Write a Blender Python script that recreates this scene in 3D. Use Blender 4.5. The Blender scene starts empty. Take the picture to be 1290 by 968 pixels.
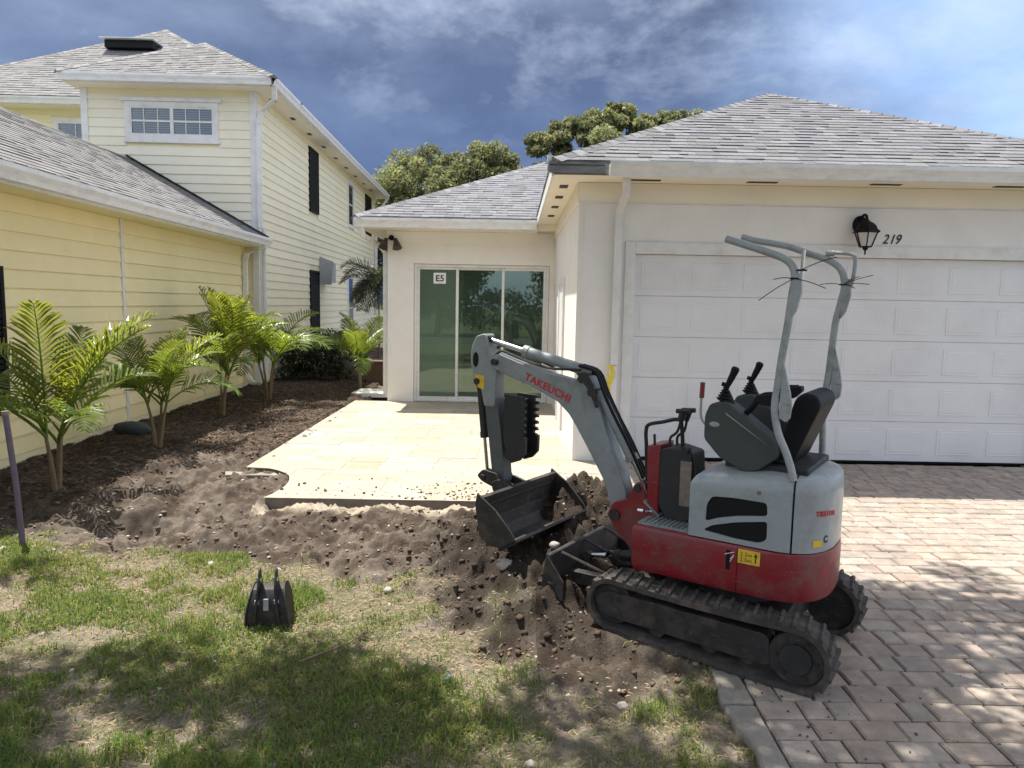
import bpy, bmesh, math, random
import numpy as np
from mathutils import Vector, Matrix
from math import radians, sin, cos, pi, sqrt, atan2
S = bpy.context.scene
COL = S.collection
random.seed(5)
rng = np.random.default_rng(7)

# ------------------------------------------------------------------ camera
H = 1.85
pit, rol = radians(-6.2), radians(1.05)
F_ = Vector((0, cos(pit), sin(pit))); R0 = Vector((1, 0, 0)); U0 = R0.cross(F_)
R_ = cos(rol)*R0 + sin(rol)*U0; U_ = -sin(rol)*R0 + cos(rol)*U0
cd = bpy.data.cameras.new('camera'); cam = bpy.data.objects.new('camera', cd); COL.objects.link(cam)
m = Matrix.Identity(4)
for i, v in enumerate((R_, U_, -F_)):
    for j in range(3): m[j][i] = v[j]
m.translation = Vector((0, 0, H)); cam.matrix_world = m
cd.sensor_fit = 'HORIZONTAL'; cd.sensor_width = 36; cd.lens = 930/1290*36; cd.clip_end = 3000; cd.clip_start = .05
S.camera = cam

# ------------------------------------------------------------------ sun + sky
SUNV = Vector((-.28, .27, 1)).normalized()
sun_el = math.asin(SUNV.z)
sd = bpy.data.lights.new('sun', 'SUN'); sun = bpy.data.objects.new('sun', sd); COL.objects.link(sun)
sun.rotation_euler = (-SUNV).to_track_quat('-Z', 'Y').to_euler(); sun.location = (0, 0, 20)
sd.energy = 3.4; sd.angle = radians(.53); sd.color = (1, .95, .86)
w = bpy.data.worlds.new('World'); S.world = w; w.use_nodes = True
nt = w.node_tree; nt.nodes.clear()
def N(t, ty, **k):
    n = t.nodes.new(ty)
    for a, b in k.items(): setattr(n, a, b)
    return n
def setin(n, **k):
    for a, b in k.items(): n.inputs[a].default_value = b
def ramp(t, pts, inp=None):
    r = N(t, 'ShaderNodeValToRGB'); e = r.color_ramp.elements
    while len(e) < len(pts): e.new(.5)
    for i, (p, c) in enumerate(pts):
        e[i].position = p; e[i].color = (c, c, c, 1) if not hasattr(c, '__len__') else (*c, 1)
    if inp is not None: t.links.new(inp, r.inputs[0])
    return r.outputs[0]
def mixc(t, f, a, b, mode='MIX'):
    n = N(t, 'ShaderNodeMix', data_type='RGBA', blend_type=mode)
    for s, v in ((n.inputs[0], f), (n.inputs[6], a), (n.inputs[7], b)):
        if isinstance(v, bpy.types.NodeSocket): t.links.new(v, s)
        elif hasattr(v, '__len__'): s.default_value = (*v, 1)
        else: s.default_value = v
    return n.outputs[2]
def mth(t, op, a, b=0.0, clamp=False):
    n = N(t, 'ShaderNodeMath', operation=op, use_clamp=clamp)
    for s, v in ((n.inputs[0], a), (n.inputs[1], b)):
        if isinstance(v, bpy.types.NodeSocket): t.links.new(v, s)
        else: s.default_value = v
    return n.outputs[0]
SKY_STR = .10
sky = N(nt, 'ShaderNodeTexSky', sky_type='NISHITA', sun_disc=False)
sky.sun_elevation = sun_el; sky.sun_rotation = atan2(SUNV.x, SUNV.y); sky.air_density = 1.0; sky.dust_density = 1.0
tc = N(nt, 'ShaderNodeTexCoord')
sx = N(nt, 'ShaderNodeSeparateXYZ'); nt.links.new(tc.outputs['Generated'], sx.inputs[0])
# the cloud deck: direction projected on a plane overhead
zc = mth(nt, 'ADD', mth(nt, 'MAXIMUM', sx.outputs[2], 0.0), .22)
cb = N(nt, 'ShaderNodeCombineXYZ')
nt.links.new(mth(nt, 'DIVIDE', sx.outputs[0], zc), cb.inputs[0]); nt.links.new(mth(nt, 'DIVIDE', sx.outputs[1], zc), cb.inputs[1])
def noise(t, vec, scale, det=6, rough=.55, dist=0.0, w4=None):
    n = N(t, 'ShaderNodeTexNoise'); setin(n, Scale=scale, Detail=det, Roughness=rough, Distortion=dist)
    t.links.new(vec, n.inputs['Vector']); return n.outputs['Fac']
mp = N(nt, 'ShaderNodeMapping'); nt.links.new(tc.outputs['Generated'], mp.inputs[0]); mp.inputs['Location'].default_value = (3.4, 1.2, .35); mp.inputs['Scale'].default_value = (1, 1, 1.9)
n1 = noise(nt, mp.outputs[0], 2.4, 11, .58, .2)
n2 = noise(nt, mp.outputs[0], 4.6, 12, .62, .15)
K = 1/SKY_STR
sc_ = lambda c: tuple(v*K for v in c)
el = sx.outputs[2]
# storm base: slate blue low down, greyer and lumpier overhead
low = sc_((.042, .070, .145)); slate = sc_((.052, .070, .118)); grey = sc_((.125, .160, .235)); lite = sc_((.30, .345, .43)); clear = sc_((.165, .250, .410))
c1 = mixc(nt, ramp(nt, [(.38, 0), (.60, 1)], n1), slate, grey)
c2 = mixc(nt, mth(nt, 'MULTIPLY', ramp(nt, [(.50, 0), (.76, 1)], n2), .7), c1, lite)
c2 = mixc(nt, ramp(nt, [(.20, .85), (.42, 0)], mth(nt, 'ADD', el, mth(nt, 'MULTIPLY', n2, .12))), c2, low)
az = mth(nt, 'DIVIDE', sx.outputs[0], mth(nt, 'ADD', mth(nt, 'ABSOLUTE', sx.outputs[1]), .3))
clr = ramp(nt, [(.34, 0), (.60, .97)], mth(nt, 'ADD', mth(nt, 'MULTIPLY', az, .85), mth(nt, 'MULTIPLY', n1, .45)))
blue = mixc(nt, .15, clear, sky.outputs[0])
blue = mixc(nt, mth(nt, 'MULTIPLY', ramp(nt, [(.42, 0), (.66, 1)], n2), .6), blue, lite)
c3 = mixc(nt, clr, c2, blue)
# the storm stands to the north; overhead and to the south the deck is thin, bright broken cloud
thin = mixc(nt, ramp(nt, [(.38, 0), (.66, 1)], n1), sc_((.27, .33, .45)), sc_((.52, .53, .56)))
c3 = mixc(nt, ramp(nt, [(.10, 1), (.62, 0)], mth(nt, 'SUBTRACT', sx.outputs[1], mth(nt, 'MULTIPLY', mth(nt, 'MAXIMUM', mth(nt, 'SUBTRACT', el, .42), 0.0), 1.2))), c3, thin)
bg = N(nt, 'ShaderNodeBackground'); bg.inputs[1].default_value = SKY_STR
nt.links.new(c3, bg.inputs[0]); wo = N(nt, 'ShaderNodeOutputWorld'); nt.links.new(bg.outputs[0], wo.inputs[0])
S.view_settings.view_transform = 'Standard'; S.view_settings.look = 'None'
S.view_settings.exposure = 1.45; S.view_settings.gamma = 1
S.render.engine = 'CYCLES'; S.cycles.max_bounces = 6; S.cycles.transparent_max_bounces = 8

# ------------------------------------------------------------------ materials
MATS = {}
SCR = ('machine_grey', 'boom_grey', 'machine_red', 'dark_steel', 'frame_grey', 'arm_grey_shaded')
def mat(name, col, rough=.6, metal=0.0, var=.12, scale=8.0, bump=0.0, bscale=60.0, tone=False, spec=.5, dirt=None, trans=None, stretch=None, coat=0.0, dscale=2.5, damt=.5):
    if name in MATS: return MATS[name]
    M = bpy.data.materials.new(name); M.use_nodes = True; t = M.node_tree
    b = t.nodes['Principled BSDF']; out = t.nodes['Material Output']
    setin(b, Roughness=rough, Metallic=metal, **{'Specular IOR Level': spec, 'Coat Weight': coat})
    co = N(t, 'ShaderNodeTexCoord'); vec = co.outputs['Object']
    if stretch:
        q = N(t, 'ShaderNodeMapping'); t.links.new(vec, q.inputs[0]); q.inputs['Scale'].default_value = stretch; vec = q.outputs[0]
    n = noise(t, vec, scale, 5, .6)
    f = ramp(t, [(.25, 1-var), (.75, 1+var)], n)
    c = mixc(t, 1.0, (*col,), f, 'MULTIPLY')
    if tone:
        a = N(t, 'ShaderNodeAttribute', attribute_name='tone'); c = mixc(t, 1.0, c, a.outputs['Color'], 'MULTIPLY')
    if dirt:
        nd = noise(t, vec, dscale, 8, .65, .2)
        c = mixc(t, mth(t, 'MULTIPLY', ramp(t, [(.48, 0), (.72, 1)], nd), damt), c, dirt)
        r = mth(t, 'ADD', mth(t, 'MULTIPLY', ramp(t, [(.4, 0), (.7, 1)], nd), .25), rough, True); t.links.new(r, b.inputs['Roughness'])
    if name in SCR:
        q2 = N(t, 'ShaderNodeMapping'); t.links.new(co.outputs['Object'], q2.inputs[0]); q2.inputs['Scale'].default_value = (3, 3, 26); q2.inputs['Rotation'].default_value = (.2, .5, .1)
        s1 = noise(t, q2.outputs[0], 6, 3, .5); c = mixc(t, mth(t, 'MULTIPLY', ramp(t, [(.66, 0), (.70, 1)], s1), .2), c, (.36, .33, .30))
        s2 = noise(t, co.outputs['Object'], 55, 4, .7); c = mixc(t, mth(t, 'MULTIPLY', ramp(t, [(.60, 0), (.68, 1)], s2), .25), c, (.17, .135, .105))
    t.links.new(c, b.inputs['Base Color'])
    if bump:
        nb = noise(t, vec, bscale, 4, .6)
        bn = N(t, 'ShaderNodeBump'); setin(bn, Strength=bump, Distance=.01); t.links.new(nb, bn.inputs['Height']); t.links.new(bn.outputs[0], b.inputs['Normal'])
    if trans:
        tr = N(t, 'ShaderNodeBsdfTranslucent'); mx = N(t, 'ShaderNodeMixShader'); mx.inputs[0].default_value = trans[1]
        t.links.new(mixc(t, 1.0, trans[0], mixc(t, .6, f, a.outputs['Color']) if tone else f, 'MULTIPLY'), tr.inputs[0])
        t.links.new(b.outputs[0], mx.inputs[1]); t.links.new(tr.outputs[0], mx.inputs[2]); t.links.new(mx.outputs[0], out.inputs[0])
    MATS[name] = M; return M
M_ = dict(
 stucco=mat('stucco', (.82, .81, .79), .85, var=.05, scale=2, bump=.25, bscale=140, dirt=(.5, .46, .41), dscale=1.3, damt=.14),
 wing=mat('wing_stucco', (.82, .79, .73), .85, var=.04, scale=2, bump=.25, bscale=140, dirt=(.6, .52, .42), dscale=1.3, damt=.2),
 soffit=mat('soffit_bounce_tint', (.85, .79, .66), .8, var=.04, scale=3, bump=.08),  # white paint; the patio's warm bounce is put into its colour
 white=mat('white_trim', (.74, .74, .72), .5, var=.06, scale=6, bump=.05, dirt=(.4, .38, .34), dscale=5, damt=.35),
 doorw=mat('door_white', (.76, .76, .765), .45, var=.03, scale=3, bump=.06, bscale=90, dirt=(.5, .5, .5), dscale=1.2, damt=.3),
 gutter=mat('gutter_white', (.80, .80, .80), .4, var=.08, scale=5, dirt=(.35, .34, .32), dscale=4, damt=.35, stretch=(1, 1, 3)),
 gutdark=mat('gutter_grey', (.24, .24, .25), .4, metal=.5, var=.4, scale=6, dirt=(.4, .4, .4), dscale=8, stretch=(1, 1, 5)),
 yellow=mat('yellow_siding', (.84, .77, .48), .6, var=.05, scale=3, bump=.06, tone=True, dirt=(.6, .5, .28), dscale=1.5, damt=.22),
 shingle=mat('shingle_grey', (.17, .17, .18), .95, var=.18, scale=25, bump=.5, bscale=250, tone=True),
 shingle2=mat('shingle_warm', (.19, .183, .178), .95, var=.18, scale=25, bump=.5, bscale=250, tone=True),
 black=mat('black_paint', (.006, .006, .007), .6, spec=.25, var=.2),
 dark=mat('dark_plastic', (.016, .017, .018), .55, var=.25, scale=12, dirt=(.07, .06, .05), dscale=9, damt=.4),
 rubber=mat('track_rubber', (.05, .046, .042), .85, var=.3, scale=12, bump=.4, bscale=60, dirt=(.20, .16, .13), dscale=9, damt=.65),
 steel=mat('dark_steel', (.030, .028, .028), .55, metal=.25, var=.4, scale=14, bump=.2, bscale=40, dirt=(.12, .09, .07), dscale=7, damt=.6),
 grey=mat('machine_grey', (.31, .345, .36), .36, var=.06, scale=5, coat=.3, dirt=(.19, .17, .14), dscale=5, damt=.55),
 boomgrey=mat('boom_grey', (.25, .275, .28), .42, var=.12, scale=7, coat=.15, dirt=(.13, .11, .09), dscale=8, damt=.6),
 red=mat('machine_red', (.21, .007, .016), .36, var=.12, scale=4, coat=.25, dirt=(.13, .075, .06), dscale=6, damt=.75),
 olive=mat('console_green', (.045, .055, .05), .6, var=.12, bump=.1, bscale=200, dirt=(.1, .1, .09), dscale=7, damt=.3),
 armshade=mat('arm_grey_shaded', (.085, .092, .094), .5, var=.2, scale=9, dirt=(.12, .10, .08), dscale=9, damt=.5),  # boom paint darkened: shade on the lower arm is put into the colour
 tube=mat('frame_grey', (.33, .35, .35), .4, var=.1, scale=12, coat=.2, dirt=(.14, .11, .08), dscale=11, damt=.5),
 panel=mat('panel_grey', (.38, .39, .41), .6, var=.1),
 plate=mat('decal_plate', (.20, .16, .13), .5, var=.4, scale=20),
 chrome=mat('rod_chrome', (.5, .5, .5), .18, metal=1),
 decred=mat('letter_red', (.5, .02, .03), .5), decy=mat('sticker_yellow', (.75, .5, .03), .5, dirt=(.3, .2, .05), dscale=20), ink=mat('ink', (.02, .02, .02), .6), decw=mat('sticker_white', (.8, .8, .8), .5),
 stone=mat('travertine', (.355, .308, .25), .6, var=.2, scale=5, bump=.15, bscale=60, tone=True, stretch=(1, 3, 1), dirt=(.62, .54, .42), dscale=6, damt=.4),
 slab=mat('slab_edge', (.17, .15, .13), .9, var=.2, scale=10, bump=.4),
 paver=mat('paver_stone', (.335, .282, .238), .85, var=.28, scale=9, bump=.6, bscale=90, tone=True, dirt=(.20, .17, .16), dscale=2.2, damt=.45),
 conc=mat('kerb_concrete', (.26, .235, .205), .9, var=.25, scale=8, bump=.6, bscale=50, dirt=(.2, .16, .12), dscale=5, damt=.7),
 rock=mat('rock_grey', (.36, .33, .29), .9, var=.25, scale=20, bump=.6, bscale=50, tone=True),
 clod=mat('soil_clods', (.075, .056, .043), 1.0, var=.35, scale=18, bump=.7, bscale=70, tone=True, spec=.2),
 chip=mat('mulch_chips', (.12, .09, .068), .95, var=.3, scale=20, tone=True, spec=.2),
 grass=mat('grass_blades', (.110, .180, .050), .65, var=.15, scale=3, tone=True, spec=.3, trans=((.26, .34, .07), .4)),
 frond=mat('palm_leaflets', (.115, .165, .035), .38, var=.15, scale=4, tone=True, trans=((.34, .44, .045), .38)),
 dfrond=mat('dark_leaflets', (.02, .032, .012), .45, var=.2, tone=True, trans=((.12, .16, .03), .2)),
 stem=mat('palm_stem', (.17, .12, .065), .7, var=.3, scale=20, bump=.4, stretch=(1, 1, 4)),
 bark=mat('tree_bark', (.12, .095, .075), .9, var=.3, scale=12, bump=.8, stretch=(1, 1, .3)),
 oak=mat('oak_leaves', (.14, .155, .075), .6, var=.2, scale=2, tone=True, trans=((.30, .32, .12), .38)),
 hedge=mat('hedge_leaves', (.03, .045, .02), .5, var=.2, tone=True, trans=((.08, .12, .02), .2)),
 pole=mat('purple_post', (.13, .10, .15), .6, var=.2, dirt=(.2, .16, .14), dscale=12), brown=mat('planter_brown', (.10, .055, .04), .7, var=.2, bump=.3),
 tape=mat('yellow_tape', (.75, .62, .05), .5, var=.1), twig=mat('dry_twig', (.22, .16, .11), .9, var=.3, scale=20),
 glaze=mat('lamp_glass', (.55, .55, .55), .15, spec=.8, var=.1), blue=mat('blue_plastic', (.35, .5, .7), .4, var=.1), floor=mat('indoor_floor', (.62, .66, .60), .4, var=.1), room=mat('room_wall', (.72, .74, .70), .9, var=.1),
 asph=mat('street_asphalt', (.06, .06, .06), .9, var=.2), shade=mat('blind_slats', (.16, .17, .19), .6, var=.05),
)
def glass_mat(name, tint, refl, tc_, film=((.3, .3, .3), .03)):
    M = bpy.data.materials.new(name); M.use_nodes = True; t = M.node_tree; t.nodes.clear()
    g = N(t, 'ShaderNodeBsdfGlossy'); setin(g, Roughness=.015, Color=(*tint, 1)); tr = N(t, 'ShaderNodeBsdfTransparent'); setin(tr, Color=(*tc_, 1))
    fr = N(t, 'ShaderNodeFresnel'); setin(fr, IOR=1.5); mx = N(t, 'ShaderNodeMixShader'); t.links.new(mth(t, 'ADD', fr.outputs[0], refl, True), mx.inputs[0]); df = N(t, 'ShaderNodeBsdfDiffuse'); setin(df, Color=(*film[0], 1)); m2 = N(t, 'ShaderNodeMixShader'); m2.inputs[0].default_value = film[1]
    t.links.new(tr.outputs[0], mx.inputs[1]); t.links.new(g.outputs[0], mx.inputs[2]); o = N(t, 'ShaderNodeOutputMaterial'); t.links.new(mx.outputs[0], m2.inputs[1]); t.links.new(df.outputs[0], m2.inputs[2]); t.links.new(m2.outputs[0], o.inputs[0]); return M
M_['glass'] = glass_mat('green_glass', (.78, .92, .80), .05, (.74, .84, .74), ((.30, .40, .32), .24))
M_['glass2'] = glass_mat('clear_green_glass', (.78, .92, .80), .09, (.60, .72, .62), ((.30, .40, .32), .09))
M_['winglass'] = glass_mat('window_glass', (.9, .95, 1), .05, (.7, .75, .8))

# ------------------------------------------------------------------ mesh helpers
class MB:
    def __init__(s): s.v = []; s.f = []; s.t = []
    def add(s, vs, fs, tone=(1, 1, 1)):
        o = len(s.v); s.v += [tuple(p) for p in vs]; s.f += [tuple(i+o for i in f) for f in fs]; s.t += [tone]*len(fs); return s
    def box(s, a, b, tone=(1, 1, 1)):
        (x0, y0, z0), (x1, y1, z1) = a, b
        x0, x1 = min(x0, x1), max(x0, x1); y0, y1 = min(y0, y1), max(y0, y1); z0, z1 = min(z0, z1), max(z0, z1)
        return s.add([(x0, y0, z0), (x1, y0, z0), (x1, y1, z0), (x0, y1, z0), (x0, y0, z1), (x1, y0, z1), (x1, y1, z1), (x0, y1, z1)],
                     [(0, 3, 2, 1), (4, 5, 6, 7), (0, 1, 5, 4), (1, 2, 6, 5), (2, 3, 7, 6), (3, 0, 4, 7)], tone)
    def prism(s, poly, off, tone=(1, 1, 1)):     # closed polygon of 3-D points extruded by a vector
        n = len(poly); off = Vector(off); P = [Vector(p) for p in poly]
        nr = Vector((0, 0, 0))
        for i in range(n): nr += P[i].cross(P[(i+1) % n])
        if nr.dot(off) > 0: P = P[::-1]
        return s.add(P + [p+off for p in P], [tuple(range(n)), tuple(range(2*n-1, n-1, -1))] + [(i, i+n, (i+1) % n + n, (i+1) % n) for i in range(n)], tone)
    def xz(s, poly, y0, y1): return s.prism([(x, y0, z) for x, z in poly], (0, y1-y0, 0))
    def xy(s, poly, z0, z1, tone=(1, 1, 1)): return s.prism([(x, y, z0) for x, y in poly], (0, 0, z1-z0), tone)
    def tube(s, pts, r, n=10, caps=True, tone=(1, 1, 1)):
        P = [Vector(p) for p in pts]; rs = r if hasattr(r, '__len__') else [r]*len(P)
        rings = []; up = None
        for i, p in enumerate(P):
            d = (P[min(i+1, len(P)-1)]-P[max(i-1, 0)]).normalized()
            if up is None: up = Vector((0, 0, 1)) if abs(d.z) < .9 else Vector((1, 0, 0))
            a = d.cross(up).normalized(); up = a.cross(d).normalized()
            rings.append([p + rs[i]*(cos(2*pi*k/n)*a + sin(2*pi*k/n)*up) for k in range(n)])
        vs = [q for rg in rings for q in rg]; fs = []
        for i in range(len(P)-1):
            for k in range(n): fs.append((i*n+k, i*n+(k+1) % n, (i+1)*n+(k+1) % n, (i+1)*n+k))
        if caps: fs += [tuple(range(n-1, -1, -1)), tuple((len(P)-1)*n+k for k in range(n))]
        return s.add(vs, fs, tone)
    def cyl(s, a, b, r, n=20): return s.tube([a, b], r, n)
def curve(pts, k=5):                             # Catmull-Rom
    P = [Vector(p) for p in pts]; P = [2*P[0]-P[1]] + P + [2*P[-1]-P[-2]]; o = []
    for i in range(1, len(P)-2):
        for j in range(k):
            t = j/k; a, b, c, d = P[i-1:i+3]
            o.append(.5*((2*b)+(c-a)*t+(2*a-5*b+4*c-d)*t*t+(3*b-a-3*c+d)*t**3))
    return o + [P[-2]]
def finish(name, me, ma, parent=None, loc=None, smooth=False):
    me.name = name; me.materials.append(ma)
    if smooth is True:
        me.polygons.foreach_set('use_smooth', [True]*len(me.polygons))
    o = bpy.data.objects.new(name, me); COL.objects.link(o)
    if parent is not None: o.parent = parent
    if loc is not None: o.location = loc
    return o
def settone(me, tones):                          # per face -> corner colours
    a = me.color_attributes.new('tone', 'FLOAT_COLOR', 'CORNER')
    ls = np.zeros(len(me.polygons), int); me.polygons.foreach_get('loop_total', ls)
    T = np.repeat(np.c_[np.asarray(tones, float).reshape(-1, 3), np.ones(len(ls))], ls, axis=0)
    a.data.foreach_set('color', T.ravel())
def build(mb, name, ma, parent=None, smooth=False, bevel=0, world=False, seg=2, loc=None, label=None):
    me = bpy.data.meshes.new(name); vs = mb.v
    if world and parent is not None:
        R = parent
        while R.parent: R = R.parent
        inv = R.matrix_basis.inverted(); vs = [inv @ Vector(p) for p in vs]
    me.from_pydata([tuple(p) for p in vs], [], mb.f); me.update()
    settone(me, mb.t)
    o = finish(name, me, ma, parent, loc)
    if smooth: sm(o, radians(35))
    if bevel:
        md = o.modifiers.new('b', 'BEVEL'); md.width = bevel; md.segments = seg; md.limit_method = 'ANGLE'; md.angle_limit = radians(35)
        sm(o, radians(35))
    if label: o['label'] = label
    return o
def sm(o, ang):
    me = o.data; bm = bmesh.new(); bm.from_mesh(me)
    for f in bm.faces: f.smooth = True
    for e in bm.edges:
        if len(e.link_faces) != 2 or e.calc_face_angle(9) > ang: e.smooth = False
    bm.to_mesh(me); bm.free()
def arr(name, V, F, ma, parent=None, tones=None, smooth=False):
    V = np.asarray(V, np.float32); F = np.asarray(F, np.int32); me = bpy.data.meshes.new(name); k = F.shape[1]
    me.vertices.add(len(V)); me.vertices.foreach_set('co', V.ravel()); me.loops.add(F.size); me.loops.foreach_set('vertex_index', F.ravel())
    me.polygons.add(len(F)); me.polygons.foreach_set('loop_start', np.arange(0, F.size, k, dtype=np.int32)); me.update(calc_edges=True)
    settone(me, np.ones((len(F), 3)) if tones is None else tones)
    return finish(name, me, ma, parent, smooth=smooth)
def empty(name, label, cat, loc=(0, 0, 0), rz=0, group=None):
    o = bpy.data.objects.new(name, None); COL.objects.link(o); o.matrix_basis = Matrix.Translation(loc) @ Matrix.Rotation(rz, 4, 'Z')
    o.empty_display_size = .2; return tag(o, label, cat, group)
def tag(o, label, cat, group=None):
    o['label'] = label; o['category'] = cat
    if group: o['group'] = group
    return o
def kind(o, k='structure'): o['kind'] = k; return o
def text_obj(s, name, ma, parent, size, origin, ux, uy, depth=.002, shear=0.0, bold=0.0, sx=1.0):
    c = bpy.data.curves.new('t', 'FONT'); c.body = s; c.size = size; c.extrude = depth; c.shear = shear; c.offset = bold; c.space_character = 1.05
    o = bpy.data.objects.new('t', c); COL.objects.link(o); dg = bpy.context.evaluated_depsgraph_get(); dg.update()
    me = bpy.data.meshes.new_from_object(o.evaluated_get(dg)); bpy.data.objects.remove(o)
    ux = Vector(ux).normalized(); uy = Vector(uy).normalized(); uz = ux.cross(uy)
    M = Matrix.Identity(4)
    for i, v in enumerate((ux*sx, uy, uz)):
        for j in range(3): M[j][i] = v[j]
    M.translation = Vector(origin); me.transform(M); me.materials.clear()
    return finish(name, me, ma, parent)

# ------------------------------------------------------------------ value noise (numpy)
_L = rng.random((256, 256))
def vn(x, y):
    xi = np.floor(x).astype(int); yi = np.floor(y).astype(int); fx = x-xi; fy = y-yi; fx = fx*fx*(3-2*fx); fy = fy*fy*(3-2*fy)
    g = lambda a, b: _L[a % 256, b % 256]
    return (g(xi, yi)*(1-fx)+g(xi+1, yi)*fx)*(1-fy)+(g(xi, yi+1)*(1-fx)+g(xi+1, yi+1)*fx)*fy
def fbm(x, y, sc, o=4, g=.5):
    s = 0; a = 1; t = 0
    for i in range(o): s = s+a*vn(x*sc+17.3*i, y*sc+9.1*i); t += a; a *= g; sc *= 2.03
    return s/t
sst = lambda a, b, x: np.clip((x-a)/(b-a), 0, 1)**2*(3-2*np.clip((x-a)/(b-a), 0, 1))
def gz(y): return -.008*(8.8-np.minimum(y, 8.8))          # the lot falls slightly to the street
def masks(X, Y):
    X = np.asarray(X)/1.05; Y = np.where(np.asarray(Y) < 7.5, np.asarray(Y)/1.05, Y-7.5+7.143)
    n = fbm(X, Y, 1.1, 4); n2 = fbm(X+31, Y-7, 3.1, 4)
    edge = 5.15 + .30*(n-.5)*4 - .75*sst(-2.6, -.6, X) - .55*sst(-.9, .1, X)
    edge = np.where(X > .15, 3.55 + .1*(X-.15) + (n-.5), edge)
    lawn = 1-sst(-.25, .3, Y-edge+(n2-.5)*.9)
    mulch = sst(-3.55, -3.95, X+(n2-.5)*.5)*sst(5.6, 6.3, Y+(n-.5)*1.2)
    mulch = np.maximum(mulch, sst(8.2, 8.8, Y)*(X < -2.85))
    dirt = np.clip(1-lawn-mulch, 0, 1)
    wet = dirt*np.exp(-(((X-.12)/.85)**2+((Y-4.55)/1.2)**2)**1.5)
    return lawn, mulch, dirt, wet, n, n2
def height(X, Y):
    lawn, mulch, dirt, wet, n, n2 = masks(X, Y)
    z = gz(Y)-.055
    lump = fbm(X, Y, 6, 4, .55)-.5; fine = fbm(X-3, Y+11, 22, 3, .6)-.5
    z = z + dirt*(.19*lump+.055*fine+.09*(fbm(X+9, Y-5, 3.2, 3)-.5)-.10*np.abs(fbm(X+2, Y+2, 7, 3)-.5)+.03*np.maximum(fbm(X, Y+9, 16, 2)-.55, 0)*3) + mulch*(.10*lump+.035*fine+.05) + lawn*(.035*lump+.012*fine+.01)
    Xo, Yo = X, Y; X = X/1.05; Y = Y/1.05
    g = lambda cx, cy, sx_, sy_, h: h*np.exp(-.5*(((X-cx)/sx_)**2+((Y-cy)/sy_)**2))
    pile = g(.55, 5.42, .42, .34, .39)+g(.88, 5.15, .28, .30, .20)+g(.12, 4.85, .42, .42, .26)+g(-.40, 5.35, .42, .3, .13)+g(.5, 4.3, .35, .35, .08)+g(.14, 4.12, .17, .17, .20)+g(.42, 4.45, .22, .2, .08)
    z = z + pile*(1+.5*lump+.15*fine)
    z = z + g(-3.05, 5.85, .24, .15, -.26)+g(-3.2, 6.15, .3, .12, .08)+g(-2.55, 6.9, .3, .2, .06)+g(-2.5, 6.15, .25, .10, -.13)+g(-2.15, 5.35, .15, .09, -.14)+g(-2.2, 5.55, .15, .09, .08)+g(-1.7, 5.9, .4, .08, -.08)+g(-2.9, 7.3, .2, .1, -.10)+g(-2.9, 6.6, .3, .3, .06)+g(-2.2, 6.0, .35, .1, .05)
    X, Y = Xo, Yo
    hx = (X-1.33)*-.829+(Y-4.13)*.559; ly = (X-1.33)*-.559+(Y-4.13)*-.829
    pad = sst(.78, .62, np.abs(hx-.08))*sst(.62, .50, np.abs(ly)); z = z*(1-pad)+(-.012+.02*hx+.04*lump)*pad
    # sand strip and slab bed in front of the patio, ground under patio and driveway kept below them
    z = np.where((X > -2.3) & (Y > 6.80) & (X < 1.35), np.minimum(z, gz(Y)-.12), z)
    z = np.where((X > -2.80) & (Y > 8.3) & (X < 1.35), gz(Y)-.15, z)
    z = np.where((X > 1.22) & (Y > 1.2), np.minimum(z, gz(Y)-.09), z)
    cut = sst(.25, .0, np.abs(X-1.2)); z = z*(1-cut)+np.minimum(z, gz(Y)-.05)*cut
    return z
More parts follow.
